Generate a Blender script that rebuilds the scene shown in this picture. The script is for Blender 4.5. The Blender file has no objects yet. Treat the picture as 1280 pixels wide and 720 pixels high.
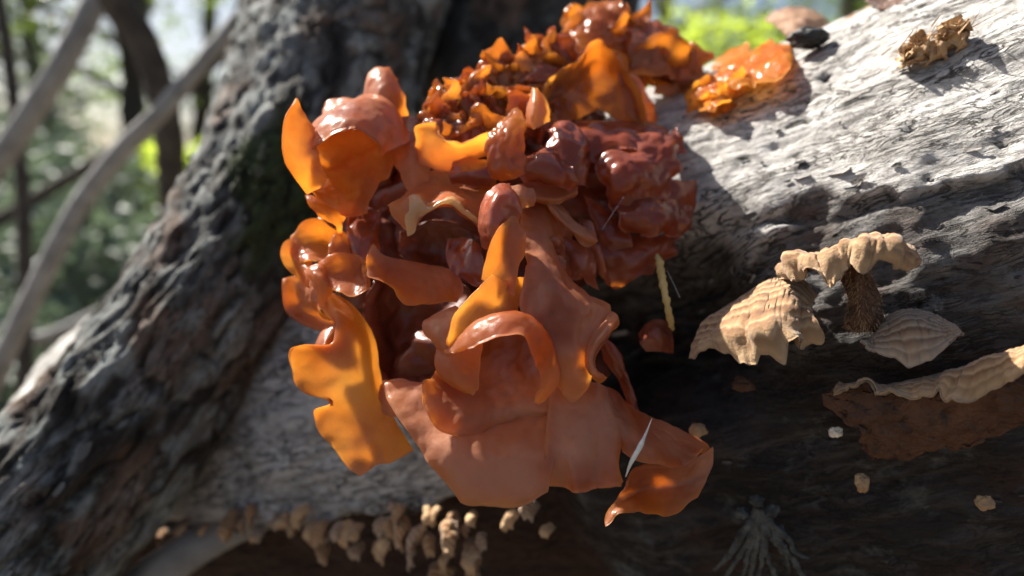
import bpy, math, random
import numpy as np
from mathutils import Vector, Matrix, Euler

sc = bpy.context.scene
COL = sc.collection
R = math.radians
random.seed(7)
CM = 0.01

# ------------------------------------------------------------------ camera
PITCH = -8.0
CAM_H = 0.46
FPX = 924.0                      # focal length in pixels of a 1280 px wide frame (26 mm lens)
cam_d = bpy.data.cameras.new('camera')
cam = bpy.data.objects.new('camera', cam_d)
COL.objects.link(cam)
cam.location = (0, 0, CAM_H)
cam.rotation_euler = (R(90 + PITCH), 0, 0)
cam_d.sensor_width = 36
cam_d.lens = 36 * FPX / 1280
cam_d.clip_start = 0.005
cam_d.clip_end = 500
cam_d.dof.use_dof = True
cam_d.dof.focus_distance = 0.148
cam_d.dof.aperture_fstop = 8.5
sc.camera = cam

# ------------------------------------------------------------------ sky, sun, exposure
CF = np.array([0, math.cos(R(PITCH)), math.sin(R(PITCH))])      # camera forward
CU = np.array([0, -math.sin(R(PITCH)), math.cos(R(PITCH))])     # camera up
CR = np.array([1.0, 0, 0])
sun_cam = np.array([-0.52, 0.78, 0.31])                         # towards the sun: right, up, away
sd = sun_cam[0] * CR + sun_cam[1] * CU + sun_cam[2] * CF
sd = sd / np.linalg.norm(sd)
ELEV = math.asin(sd[2])
world = bpy.data.worlds.new('World')
sc.world = world
world.use_nodes = True
wn = world.node_tree
sky = wn.nodes.new('ShaderNodeTexSky')
sky.sky_type = 'NISHITA'
sky.sun_disc = False
sky.sun_elevation = ELEV
sky.sun_rotation = math.atan2(sd[0], sd[1])
sky.dust_density = 3.0
wn.nodes['Background'].inputs['Strength'].default_value = 0.05
wn.links.new(sky.outputs[0], wn.nodes['Background'].inputs['Color'])
sun_d = bpy.data.lights.new('sun', 'SUN')
sun_d.energy = 5.0
sun_d.angle = R(0.53)
sun_d.color = (1.0, 0.95, 0.87)
sun = bpy.data.objects.new('sun', sun_d)
COL.objects.link(sun)
sun.rotation_euler = Vector(sd).to_track_quat('Z', 'Y').to_euler()
sun.location = Vector(sd) * 5
sc.view_settings.view_transform = 'Standard'
sc.view_settings.look = 'None'
sc.view_settings.exposure = 1.4
sc.view_settings.gamma = 1
sc.cycles.use_denoising = True
sc.cycles.max_bounces = 8
sc.cycles.diffuse_bounces = 5
sc.cycles.use_adaptive_sampling = True
sc.cycles.adaptive_threshold = 0.03
sc.cycles.glossy_bounces = 3
sc.cycles.transmission_bounces = 6
sc.cycles.sample_clamp_indirect = 8

# ------------------------------------------------------------------ helpers
def W(x, y, d):
    """photo position (px, py) at depth d centimetres -> world point in metres"""
    x = np.asarray(x, float); y = np.asarray(y, float); d = np.asarray(d, float)
    X = (x - 640) / FPX * d; Y = (360 - y) / FPX * d
    o = X[..., None] * CR + Y[..., None] * CU + d[..., None] * CF
    return o * CM + np.array([0, 0, CAM_H])

def CW(p):
    """camera space (right, up, away) centimetres -> world"""
    p = np.asarray(p, float)
    return (p[..., :1] * CR + p[..., 1:2] * CU + p[..., 2:3] * CF) * CM + np.array([0, 0, CAM_H])

_rng = np.random.RandomState(3)
_perm = _rng.permutation(256); _perm = np.concatenate([_perm, _perm, _perm])
_grad = _rng.normal(size=(256, 3)); _grad /= np.linalg.norm(_grad, axis=1)[:, None]
def noise(p):
    p = np.asarray(p, float); sh = p.shape[:-1]; p = p.reshape(-1, 3)
    i = np.floor(p).astype(np.int64); f = p - i; i &= 255
    u = f * f * f * (f * (f * 6 - 15) + 10)
    def g(dx, dy, dz):
        h = _perm[(_perm[(_perm[(i[:, 0] + dx) & 255] + i[:, 1] + dy) & 255] + i[:, 2] + dz) & 255]
        v = _grad[h]
        return v[:, 0] * (f[:, 0] - dx) + v[:, 1] * (f[:, 1] - dy) + v[:, 2] * (f[:, 2] - dz)
    x0 = g(0,0,0) * (1-u[:,0]) + g(1,0,0) * u[:,0]; x1 = g(0,1,0) * (1-u[:,0]) + g(1,1,0) * u[:,0]
    x2 = g(0,0,1) * (1-u[:,0]) + g(1,0,1) * u[:,0]; x3 = g(0,1,1) * (1-u[:,0]) + g(1,1,1) * u[:,0]
    y0 = x0 * (1-u[:,1]) + x1 * u[:,1]; y1 = x2 * (1-u[:,1]) + x3 * u[:,1]
    return ((y0 * (1-u[:,2]) + y1 * u[:,2]) * 1.5).reshape(sh)
def fbm(p, o=4, lac=2.0, gain=0.5):
    a = 1.0; s = 0.0; p = np.asarray(p, float)
    for k in range(o):
        s = s + a * noise(p + 17.3 * k); p = p * lac; a *= gain
    return s
def ridge(p, o=3):
    a = 1.0; s = 0.0; p = np.asarray(p, float)
    for k in range(o):
        s = s + a * (1 - np.abs(noise(p + 31.7 * k)) * 2); p = p * 2.1; a *= 0.5
    return s / 1.75
def sstep(a, b, x):
    t = np.clip((x - a) / (b - a), 0, 1); return t * t * (3 - 2 * t)

def mesh_obj(name, verts, faces, mat, parent=None, smooth=True, attrs=None, loc=None):
    verts = np.asarray(verts, float)
    base = np.zeros(3)
    if parent is not None: base = np.array(parent['_o']) if '_o' in parent else np.zeros(3)
    elif loc is not None: base = np.asarray(loc, float)
    me = bpy.data.meshes.new(name)
    if isinstance(faces, np.ndarray) and faces.shape[1] == 4:           # outward normals
        c_ = verts - verts.mean(axis=0); a_, b_, d_ = c_[faces[:, 0]], c_[faces[:, 1]], c_[faces[:, 2]]; e_ = c_[faces[:, 3]]
        if (np.einsum('ij,ij->i', a_, np.cross(b_, d_)) + np.einsum('ij,ij->i', a_, np.cross(d_, e_))).sum() < 0: faces = faces[:, ::-1]
    if isinstance(faces, np.ndarray):
        n, k = faces.shape
        me.vertices.add(len(verts)); me.vertices.foreach_set('co', (verts - base).astype(np.float32).ravel())
        me.loops.add(n * k); me.loops.foreach_set('vertex_index', faces.astype(np.int32).ravel())
        me.polygons.add(n); me.polygons.foreach_set('loop_start', np.arange(0, n * k, k, dtype=np.int32))
        me.update(calc_edges=True); me.validate()
    else:
        me.from_pydata((verts - base).tolist(), [], faces)
    if smooth: me.polygons.foreach_set('use_smooth', [True] * len(me.polygons))
    for k, v in (attrs or {}).items():
        at = me.attributes.new(k, 'FLOAT', 'POINT'); at.data.foreach_set('value', np.asarray(v, np.float32).ravel())
    me.materials.append(mat)
    o = bpy.data.objects.new(name, me); COL.objects.link(o)
    if parent is not None:
        o.parent = parent; o['_o'] = list(base)
    else:
        o.location = base; o['_o'] = list(base)
    return o
def tag(o, label, cat=None, group=None, kind=None):
    if label: o['label'] = label
    if cat: o['category'] = cat
    if group: o['group'] = group
    if kind: o['kind'] = kind
    return o
def thing(name, loc, label, cat, group=None):
    o = bpy.data.objects.new(name, None); COL.objects.link(o)
    o.location = loc; o['_o'] = [float(x) for x in loc]; o.empty_display_size = 0.01
    return tag(o, label, cat, group)

def cr(pts, t):
    """chord-length Catmull-Rom (cubic Hermite) through pts at t in 0..1"""
    pts = np.asarray(pts, float); n = len(pts)
    if n == 2:
        return pts[0] + (pts[1] - pts[0]) * np.asarray(t)[:, None]
    s = np.concatenate([[0], np.cumsum(np.maximum(np.linalg.norm(np.diff(pts, axis=0), axis=1), 1e-6))]); s /= s[-1]
    m = np.empty_like(pts)
    m[1:-1] = (pts[2:] - pts[:-2]) / (s[2:] - s[:-2])[:, None]
    m[0] = (pts[1] - pts[0]) / (s[1] - s[0]); m[-1] = (pts[-1] - pts[-2]) / (s[-1] - s[-2])
    t = np.asarray(t); k = np.clip(np.searchsorted(s, t, 'right') - 1, 0, n - 2)
    h = (s[k+1] - s[k])[:, None]; x = ((t - s[k])[:, None]) / h
    return ((2*x**3 - 3*x**2 + 1) * pts[k] + (x**3 - 2*x**2 + x) * h * m[k]
            + (-2*x**3 + 3*x**2) * pts[k+1] + (x**3 - x**2) * h * m[k+1])

def grid_faces(nu, nv, wrap=False, off=0, flip=False):
    a = np.arange(nu * nv).reshape(nv, nu)
    if wrap: a = np.concatenate([a, a[:, :1]], axis=1)
    q = np.stack([a[:-1, :-1], a[:-1, 1:], a[1:, 1:], a[1:, :-1]], -1).reshape(-1, 4)
    return (q[:, ::-1] if flip else q) + off

def grid_normals(P):
    du = np.gradient(P, axis=1); dv = np.gradient(P, axis=0)
    n = np.cross(du, dv); n /= np.maximum(np.linalg.norm(n, axis=-1, keepdims=True), 1e-12)
    return n

def sheet(rows, nu=40, nv=32, world_rows=False):
    """smooth surface through rows of (px, py, depth) control points -> (nv, nu, 3) world"""
    tu = np.linspace(0, 1, nu)
    rr = []
    for r in rows:
        r = np.asarray(r, float)
        p = r if world_rows else W(r[:, 0], r[:, 1], r[:, 2])
        rr.append(cr(p, tu))
    rr = np.array(rr)                                   # (rows, nu, 3)
    P = np.empty((nv, nu, 3))
    tv = np.linspace(0, 1, nv)
    # a shared row parameter keeps the columns even
    s = np.concatenate([[0], np.cumsum(np.linalg.norm(np.diff(rr, axis=0), axis=2).mean(axis=1))]); s /= s[-1]
    n = len(rr)
    if n == 2:
        return rr[0] + (rr[1] - rr[0]) * tv[:, None, None]
    m = np.empty_like(rr)
    m[1:-1] = (rr[2:] - rr[:-2]) / (s[2:] - s[:-2])[:, None, None]
    m[0] = (rr[1] - rr[0]) / (s[1] - s[0]); m[-1] = (rr[-1] - rr[-2]) / (s[-1] - s[-2])
    k = np.clip(np.searchsorted(s, tv, 'right') - 1, 0, n - 2)
    h = (s[k+1] - s[k])[:, None, None]; x = ((tv - s[k])[:, None, None]) / h
    return ((2*x**3 - 3*x**2 + 1) * rr[k] + (x**3 - 2*x**2 + x) * h * m[k]
            + (-2*x**3 + 3*x**2) * rr[k+1] + (x**3 - x**2) * h * m[k+1])

def rounded(P, k):
    """resample a grid so that its outline loses the square corners (k = 1 would be a disc)"""
    nv, nu = P.shape[:2]
    u, v = np.meshgrid(np.linspace(-1, 1, nu), np.linspace(-1, 1, nv))
    a = (u * np.sqrt(1 - k * v * v / 2) + 1) / 2 * (nu - 1); b = (v * np.sqrt(1 - k * u * u / 2) + 1) / 2 * (nv - 1)
    i = np.clip(a.astype(int), 0, nu - 2); j = np.clip(b.astype(int), 0, nv - 2); fa = (a - i)[..., None]; fb = (b - j)[..., None]
    return (P[j, i] * (1 - fa) + P[j, i + 1] * fa) * (1 - fb) + (P[j + 1, i] * (1 - fa) + P[j + 1, i + 1] * fa) * fb

def slab(P, th, edge=0.06, thin=0.35, extra=None):
    """closed slab round a grid surface; th (cm, scalar or grid) is its thickness, edges rounded"""
    nv, nu = P.shape[:2]
    n = grid_normals(P)
    u = np.linspace(0, 1, nu)[None, :]; v = np.linspace(0, 1, nv)[:, None]
    e = np.minimum(np.minimum(u, 1 - u), np.minimum(v, 1 - v) + 0 * u) / edge
    e = np.clip(e, 0, 1); prof = thin + (1 - thin) * np.sqrt(np.clip(1 - (1 - e) ** 2, 0, 1))
    t = (np.asarray(th) * prof * CM * 0.5)[..., None]
    A = (P + n * t).reshape(-1, 3); B = (P - n * t).reshape(-1, 3); N = nu * nv
    f = [grid_faces(nu, nv), grid_faces(nu, nv, off=N, flip=True)]
    a = np.arange(N).reshape(nv, nu)
    for b, fl in ((a[0], 1), (a[-1], 0), (a[:, 0], 0), (a[:, -1], 1)):
        q = np.stack([b[:-1], b[1:], b[1:] + N, b[:-1] + N], -1)
        f.append(q[:, ::-1] if not fl else q)
    return np.concatenate([A, B]), np.concatenate(f)

def tube(path, rad, ns=10, cap=True):
    """closed tube along world points (n,3) with radii in metres"""
    path = np.asarray(path, float); n = len(path); rad = np.asarray(rad, float) * np.ones(n)
    t = np.gradient(path, axis=0); t /= np.linalg.norm(t, axis=1)[:, None]
    ref = np.array([0.31, 0.2, 0.93]); a = np.cross(t, ref); a /= np.linalg.norm(a, axis=1)[:, None]; b = np.cross(t, a)
    th = np.linspace(0, 2 * math.pi, ns, endpoint=False)
    P = path[:, None, :] + rad[:, None, None] * (np.cos(th)[None, :, None] * a[:, None, :] + np.sin(th)[None, :, None] * b[:, None, :])
    f = [list(q) for q in grid_faces(ns, n, wrap=True).tolist()]
    if cap:
        f.append(list(range(ns))); f.append(list(range((n - 1) * ns, n * ns))[::-1])
    return P.reshape(-1, 3), f

# ------------------------------------------------------------------ materials
class NT:
    def __init__(s, name):
        s.m = bpy.data.materials.new(name); s.m.use_nodes = True; s.t = s.m.node_tree
        s.b = s.t.nodes['Principled BSDF']; s.out = s.t.nodes['Material Output']
    def n(s, typ, **kw):
        x = s.t.nodes.new(typ)
        for k, v in kw.items():
            if hasattr(x, k): setattr(x, k, v)
            else: x.inputs[k].default_value = v
        return x
    def l(s, a, b): s.t.links.new(a, b)
    def noise(s, scale, detail=4, rough=0.55, vec=None, dist=0.0):
        x = s.n('ShaderNodeTexNoise'); x.inputs['Scale'].default_value = scale; x.inputs['Detail'].default_value = detail
        x.inputs['Roughness'].default_value = rough; x.inputs['Distortion'].default_value = dist
        s.l(vec or s.coord(), x.inputs['Vector']); return x.outputs[0]
    def coord(s):
        if not hasattr(s, '_g'): s._g = s.n('ShaderNodeNewGeometry').outputs['Position']
        return s._g
    def mapping(s, scale, rot=(0,0,0)):
        x = s.n('ShaderNodeMapping'); x.inputs['Scale'].default_value = scale; x.inputs['Rotation'].default_value = rot
        s.l(s.coord(), x.inputs['Vector']); return x.outputs[0]
    def attr(s, name):
        x = s.n('ShaderNodeAttribute'); x.attribute_name = name; return x.outputs['Fac']
    def ramp(s, fac, stops, interp='LINEAR'):
        x = s.n('ShaderNodeValToRGB'); x.color_ramp.interpolation = interp; e = x.color_ramp.elements
        while len(e) < len(stops): e.new(0.5)
        for el, (p, c) in zip(e, stops):
            el.position = p; el.color = (*c, 1) if len(c) == 3 else c
        s.l(fac, x.inputs[0]); return x.outputs[0]
    def mix(s, fac, a, b, mode='MIX'):
        x = s.n('ShaderNodeMix', data_type='RGBA', blend_type=mode)
        if isinstance(fac, (int, float)): x.inputs[0].default_value = fac
        else: s.l(fac, x.inputs[0])
        for v, i in ((a, 6), (b, 7)):
            if isinstance(v, tuple): x.inputs[i].default_value = (*v, 1)
            else: s.l(v, x.inputs[i])
        return x.outputs[2]
    def math(s, op, a, b=None):
        x = s.n('ShaderNodeMath', operation=op)
        for v, i in ((a, 0), (b, 1)):
            if v is None: continue
            if isinstance(v, (int, float)): x.inputs[i].default_value = v
            else: s.l(v, x.inputs[i])
        return x.outputs[0]
    def bump(s, h, dist, strength=1.0, normal=None):
        x = s.n('ShaderNodeBump'); x.inputs['Distance'].default_value = dist; x.inputs['Strength'].default_value = strength
        s.l(h, x.inputs['Height'])
        if normal is not None: s.l(normal, x.inputs['Normal'])
        return x.outputs[0]

def jelly(name, base_a, base_b, trans_a, trans_b, tfac, rough=0.32, bscale=0.00025, coat=0.25):
    k = NT(name)
    big = k.noise(55, 3, 0.6); fine = k.noise(420, 4, 0.6)
    f = k.ramp(big, [(0.36, (0,0,0)), (0.62, (1,1,1))])
    col = k.mix(f, base_a, base_b)
    spot = k.ramp(fine, [(0.60, (1,1,1)), (0.78, (0.72,0.62,0.58))])
    col = k.mix(1.0, col, spot, 'MULTIPLY')
    col = k.mix(k.math('MULTIPLY', k.attr('rim'), 0.55), col, tuple(min(0.85, x * 1.35 + 0.06) for x in base_b))
    k.l(col, k.b.inputs['Base Color'])
    k.b.inputs['Roughness'].default_value = rough
    k.b.inputs['IOR'].default_value = 1.38
    k.b.inputs['Coat Weight'].default_value = coat
    k.b.inputs['Coat Roughness'].default_value = 0.14
    nrm = k.bump(k.noise(900, 3, 0.6), bscale, 0.35, k.bump(k.noise(170, 3, 0.5), 0.0008, 0.35))
    k.l(nrm, k.b.inputs['Normal'])
    tr = k.n('ShaderNodeBsdfTranslucent')
    thin = k.n('ShaderNodeClamp'); k.l(k.attr('thin'), thin.inputs[0]); thin = thin.outputs[0]
    k.l(k.mix(thin, tuple(x * y for x, y in zip(trans_a, (0.94, 0.74, 0.60))), k.mix(f, trans_a, trans_b)), tr.inputs['Color']); k.l(nrm, tr.inputs['Normal'])
    mx = k.n('ShaderNodeMixShader'); k.l(k.math('ADD', k.math('MULTIPLY', thin, 0.30), tfac - 0.16), mx.inputs[0])
    k.l(k.b.outputs[0], mx.inputs[1]); k.l(tr.outputs[0], mx.inputs[2]); k.l(mx.outputs[0], k.out.inputs['Surface'])
    return k.m

M = {}
M['jelly'] = jelly('jelly_orange', (0.29,0.095,0.045), (0.58,0.295,0.175), (1.0,0.55,0.15), (1.0,0.66,0.23), 0.58)
M['jelly_bright'] = jelly('jelly_bright_orange', (0.55,0.20,0.05), (0.68,0.33,0.10), (1.0,0.62,0.16), (1.0,0.74,0.26), 0.66, coat=0.5)
M['jelly_sunlit'] = jelly('jelly_sunlit_rim', (0.62,0.40,0.22), (0.74,0.55,0.34), (1.0,0.75,0.35), (1.0,0.8,0.42), 0.5)  # direct sun on the rim put into a paler colour
M['jelly_red'] = jelly('jelly_red_brown', (0.20,0.045,0.020), (0.33,0.092,0.050), (0.98,0.40,0.10), (1.0,0.52,0.16), 0.36, 0.22, coat=0.7)
M['jelly_amber'] = jelly('jelly_amber', (0.22,0.065,0.025), (0.36,0.14,0.06), (0.98,0.50,0.12), (1.0,0.64,0.20), 0.5, 0.22, coat=0.7)
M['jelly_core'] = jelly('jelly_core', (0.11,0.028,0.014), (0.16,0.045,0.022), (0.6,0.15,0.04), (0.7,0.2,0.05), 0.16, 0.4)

def bark_mat(name, light_a, light_b, dark, lichen, crackc, warm, scale=1.0, rough=0.85, moss=None):
    """attributes: crack (0..1 depth in a crack), zone (1 = dark bark tone, partly painted shade), warm (brown fungus-stained wood, also overhang shade put into the colour)"""
    k = NT(name)
    cx = k.n('ShaderNodeCombineXYZ'); k.l(k.math('MULTIPLY', k.attr('lu'), 0.28), cx.inputs[0]); k.l(k.attr('lv'), cx.inputs[1])
    g = cx.outputs[0]                       # runs along the grain, centimetres
    st = k.noise(70 * scale, 6, 0.65); fn = k.noise(520 * scale, 5, 0.7); mid = k.noise(1.9, 6, 0.66, vec=g, dist=0.8)
    fib = k.noise(7.5, 5, 0.7, vec=g, dist=0.5)
    hair = k.ramp(k.noise(3.4, 5, 0.6, vec=g, dist=1.4), [(0.462, (0,0,0)), (0.490, (1,1,1)), (0.510, (1,1,1)), (0.538, (0,0,0))])
    hair = k.math('MULTIPLY', hair, k.ramp(k.noise(0.7, 3, 0.6, vec=g), [(0.42, (0,0,0)), (0.54, (1,1,1))]))
    c = k.mix(k.ramp(st, [(0.35, (0,0,0)), (0.65, (1,1,1))]), light_a, light_b)
    c = k.mix(k.ramp(mid, [(0.50, (0,0,0)), (0.68, (1,1,1))]), c, tuple(x * 0.55 for x in light_a))
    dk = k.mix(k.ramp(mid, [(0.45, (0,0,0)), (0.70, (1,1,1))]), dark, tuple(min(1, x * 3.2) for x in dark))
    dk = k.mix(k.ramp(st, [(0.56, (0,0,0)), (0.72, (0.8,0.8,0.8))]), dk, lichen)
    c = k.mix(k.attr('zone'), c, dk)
    c = k.mix(k.attr('warm'), c, warm)
    if moss: c = k.mix(k.attr('moss'), c, moss)
    c = k.mix(k.attr('crack'), c, crackc)
    c = k.mix(1.0, c, k.ramp(fn, [(0.30, (0.62,0.60,0.57)), (0.48, (1,1,1))]), 'MULTIPLY')
    c = k.mix(1.0, c, k.ramp(fib, [(0.34, (0.5,0.48,0.45)), (0.46, (1,1,1))]), 'MULTIPLY')
    c = k.mix(k.math('MULTIPLY', hair, 0.85), c, crackc)
    k.l(c, k.b.inputs['Base Color'])
    k.b.inputs['Roughness'].default_value = rough
    k.b.inputs['Specular IOR Level'].default_value = 0.35
    hh = k.math('SUBTRACT', k.math('ADD', mid, k.math('MULTIPLY', fib, 0.5)), k.math('MULTIPLY', hair, 0.5))
    k.l(k.bump(fn, 0.0006, 0.8, k.bump(hh, 0.0025, 0.9)), k.b.inputs['Normal'])
    return k.m
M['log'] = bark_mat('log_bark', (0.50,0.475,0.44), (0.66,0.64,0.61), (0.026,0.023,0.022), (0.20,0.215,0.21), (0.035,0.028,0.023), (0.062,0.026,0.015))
M['trunk'] = bark_mat('tree_bark', (0.17,0.165,0.155), (0.34,0.37,0.355), (0.030,0.026,0.022), (0.30,0.35,0.33), (0.025,0.021,0.018), (0.20,0.12,0.08), moss=(0.045,0.065,0.02))

def simple(name, a, b, scale=80, rough=0.7, trans=None, tf=0.4, bump=0.0005, c3=None):
    k = NT(name)
    f = k.noise(scale, 5, 0.6)
    c = k.mix(k.ramp(f, [(0.35, (0,0,0)), (0.65, (1,1,1))]), a, b)
    if c3: c = k.mix(k.ramp(k.noise(scale * 3.1, 4, 0.6), [(0.55, (0,0,0)), (0.7, (1,1,1))]), c, c3)
    k.l(c, k.b.inputs['Base Color']); k.b.inputs['Roughness'].default_value = rough
    k.l(k.bump(k.noise(scale * 5, 4, 0.6), bump, 0.7), k.b.inputs['Normal'])
    if trans:
        tr = k.n('ShaderNodeBsdfTranslucent'); tr.inputs['Color'].default_value = (*trans, 1)
        mx = k.n('ShaderNodeMixShader'); mx.inputs[0].default_value = tf
        k.l(k.b.outputs[0], mx.inputs[1]); k.l(tr.outputs[0], mx.inputs[2]); k.l(mx.outputs[0], k.out.inputs['Surface'])
    return k.m

def bracket_mat(name, a, b, pale, tf=0.15):
    """zoned cap: bands follow the attribute rr (0 at the base, 1 at the rim)"""
    k = NT(name)
    w = k.math('ADD', k.math('MULTIPLY', k.attr('rr'), 8.5), k.math('MULTIPLY', k.noise(160, 3), 0.9))
    s = k.math('FRACT', w)
    c = k.ramp(s, [(0.0, a), (0.25, b), (0.55, pale), (0.72, b), (0.8, a), (1.0, a)])
    c = k.mix(k.ramp(k.attr('rr'), [(0.72, (0,0,0)), (1.0, (0.9,0.9,0.9))]), c, pale)
    c = k.mix(k.ramp(k.noise(130, 5, 0.6), [(0.5, (0,0,0)), (0.72, (0.6,0.6,0.6))]), c, b)
    k.l(c, k.b.inputs['Base Color']); k.b.inputs['Roughness'].default_value = 0.95
    k.b.inputs['Sheen Weight'].default_value = 0.3
    k.l(k.bump(k.noise(1500, 4, 0.7), 0.0004, 0.9, k.bump(s, 0.0003, 0.4)), k.b.inputs['Normal'])
    tr = k.n('ShaderNodeBsdfTranslucent'); k.l(c, tr.inputs['Color'])
    mx = k.n('ShaderNodeMixShader'); mx.inputs[0].default_value = tf
    k.l(k.b.outputs[0], mx.inputs[1]); k.l(tr.outputs[0], mx.inputs[2]); k.l(mx.outputs[0], k.out.inputs['Surface'])
    return k.m
M['bracket'] = bracket_mat('bracket_tan', (0.24,0.11,0.04), (0.38,0.20,0.085), (0.56,0.37,0.20))
M['bracket_grey'] = bracket_mat('bracket_weathered', (0.24,0.13,0.07), (0.36,0.23,0.14), (0.52,0.39,0.27))
M['under'] = simple('bracket_underside', (0.06,0.023,0.011), (0.13,0.055,0.026), 110, 0.6, c3=(0.03,0.013,0.008), bump=0.002)
M['tuft'] = simple('dry_tuft', (0.38,0.22,0.11), (0.55,0.37,0.20), 300, 0.9)
M['leaf'] = simple('green_leaf', (0.035,0.055,0.016), (0.07,0.10,0.03), 12, 0.45, (0.26,0.38,0.06), 0.4)
M['leaf_bright'] = simple('sunlit_leaf', (0.07,0.11,0.02), (0.12,0.17,0.03), 12, 0.45, (0.55,0.68,0.08), 0.6)  # lit copy of the leaf, sun glow put into its colour
M['leaf_teal'] = simple('grey_green_leaf', (0.07,0.10,0.075), (0.17,0.21,0.17), 14, 0.5, (0.16,0.22,0.12), 0.25)
M['twig'] = simple('grey_twig', (0.20,0.19,0.18), (0.34,0.33,0.31), 60, 0.9)
M['twig_dark'] = simple('dark_twig', (0.035,0.028,0.022), (0.08,0.065,0.05), 60, 0.9)
M['soil'] = simple('forest_soil', (0.05,0.037,0.025), (0.12,0.09,0.06), 9, 0.95, c3=(0.20,0.16,0.11), bump=0.01)
M['litter'] = simple('leaf_litter', (0.16,0.11,0.07), (0.33,0.27,0.20), 20, 0.85, c3=(0.42,0.40,0.36))
M['moss'] = simple('moss', (0.03,0.05,0.012), (0.075,0.10,0.03), 150, 0.9)
M['straw'] = simple('yellow_fibre', (0.50,0.34,0.10), (0.62,0.45,0.17), 200, 0.6)
M['needle'] = simple('pale_needle', (0.78,0.70,0.55), (0.88,0.82,0.70), 200, 0.6)
M['silk'] = simple('silk', (0.75,0.75,0.75), (0.85,0.85,0.85), 100, 0.3)
M['lichen'] = simple('grey_lichen', (0.04,0.042,0.04), (0.12,0.13,0.125), 350, 0.95, c3=(0.05,0.035,0.03))
M['dry'] = simple('dry_leaf', (0.32,0.17,0.09), (0.50,0.33,0.22), 60, 0.7, (0.6,0.3,0.12), 0.3)
M['black'] = simple('charred_knot', (0.012,0.012,0.012), (0.03,0.03,0.03), 200, 0.6)

# ------------------------------------------------------------------ ground
def build_ground():
    n = 160
    g = np.linspace(-1, 1, n); g = np.sign(g) * np.abs(g) ** 3 * 60
    x, y = np.meshgrid(g, g + 0.0)
    z = 0.05 * fbm(np.stack([x * 0.9, y * 0.9, 0 * x], -1), 3) + 0.015 * fbm(np.stack([x * 7, y * 7, 0 * x + 4], -1), 2)
    z = z + np.clip(y - 3, 0, 40) * 0.02
    o = mesh_obj('ground', np.stack([x, y, z], -1).reshape(-1, 3), grid_faces(n, n).tolist(), M['soil'])
    tag(o, None, None, None, 'structure')
def gz(x, y): return max(0, y - 3) * 0.02
build_ground()

# ------------------------------------------------------------------ the fallen log
LR = 9.5
A0 = np.array([15.2, 0.24, 22.0]); A1 = np.array([-14.0, -8.5, 38.0])     # axis, camera space cm, right to left
AX = (A0 - A1) / np.linalg.norm(A0 - A1)                                   # towards the right end
E_f = np.array([0, 0, -1.0]); E_f = E_f - AX * (AX @ E_f); E_f /= np.linalg.norm(E_f)   # faces the camera
E_u = np.cross(E_f, AX); E_u = E_u if E_u[1] > 0 else -E_u                                # upward
def log_depth(px, py, extra=0.0):
    """depth (cm) at which the view line through a photo point meets the log, plus clearance towards the viewer"""
    v = np.array([(px - 640) / FPX, (360 - py) / FPX, 1.0])
    o = -A0; vp = v - AX * (v @ AX); op = o - AX * (o @ AX)
    r = LR + extra
    a = vp @ vp; b = 2 * vp @ op; c = op @ op - r * r
    q = b * b - 4 * a * c
    return float((-b - math.sqrt(max(q, 0))) / (2 * a))
def L(px, py, h=0.0): return (px, py, log_depth(px, py, h))
def log_uv(px, py):
    d = log_depth(px, py); p = np.array([(px - 640) / FPX * d, (360 - py) / FPX * d, d]) - A0
    return p @ AX, math.atan2(p @ E_u, p @ E_f)

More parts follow.
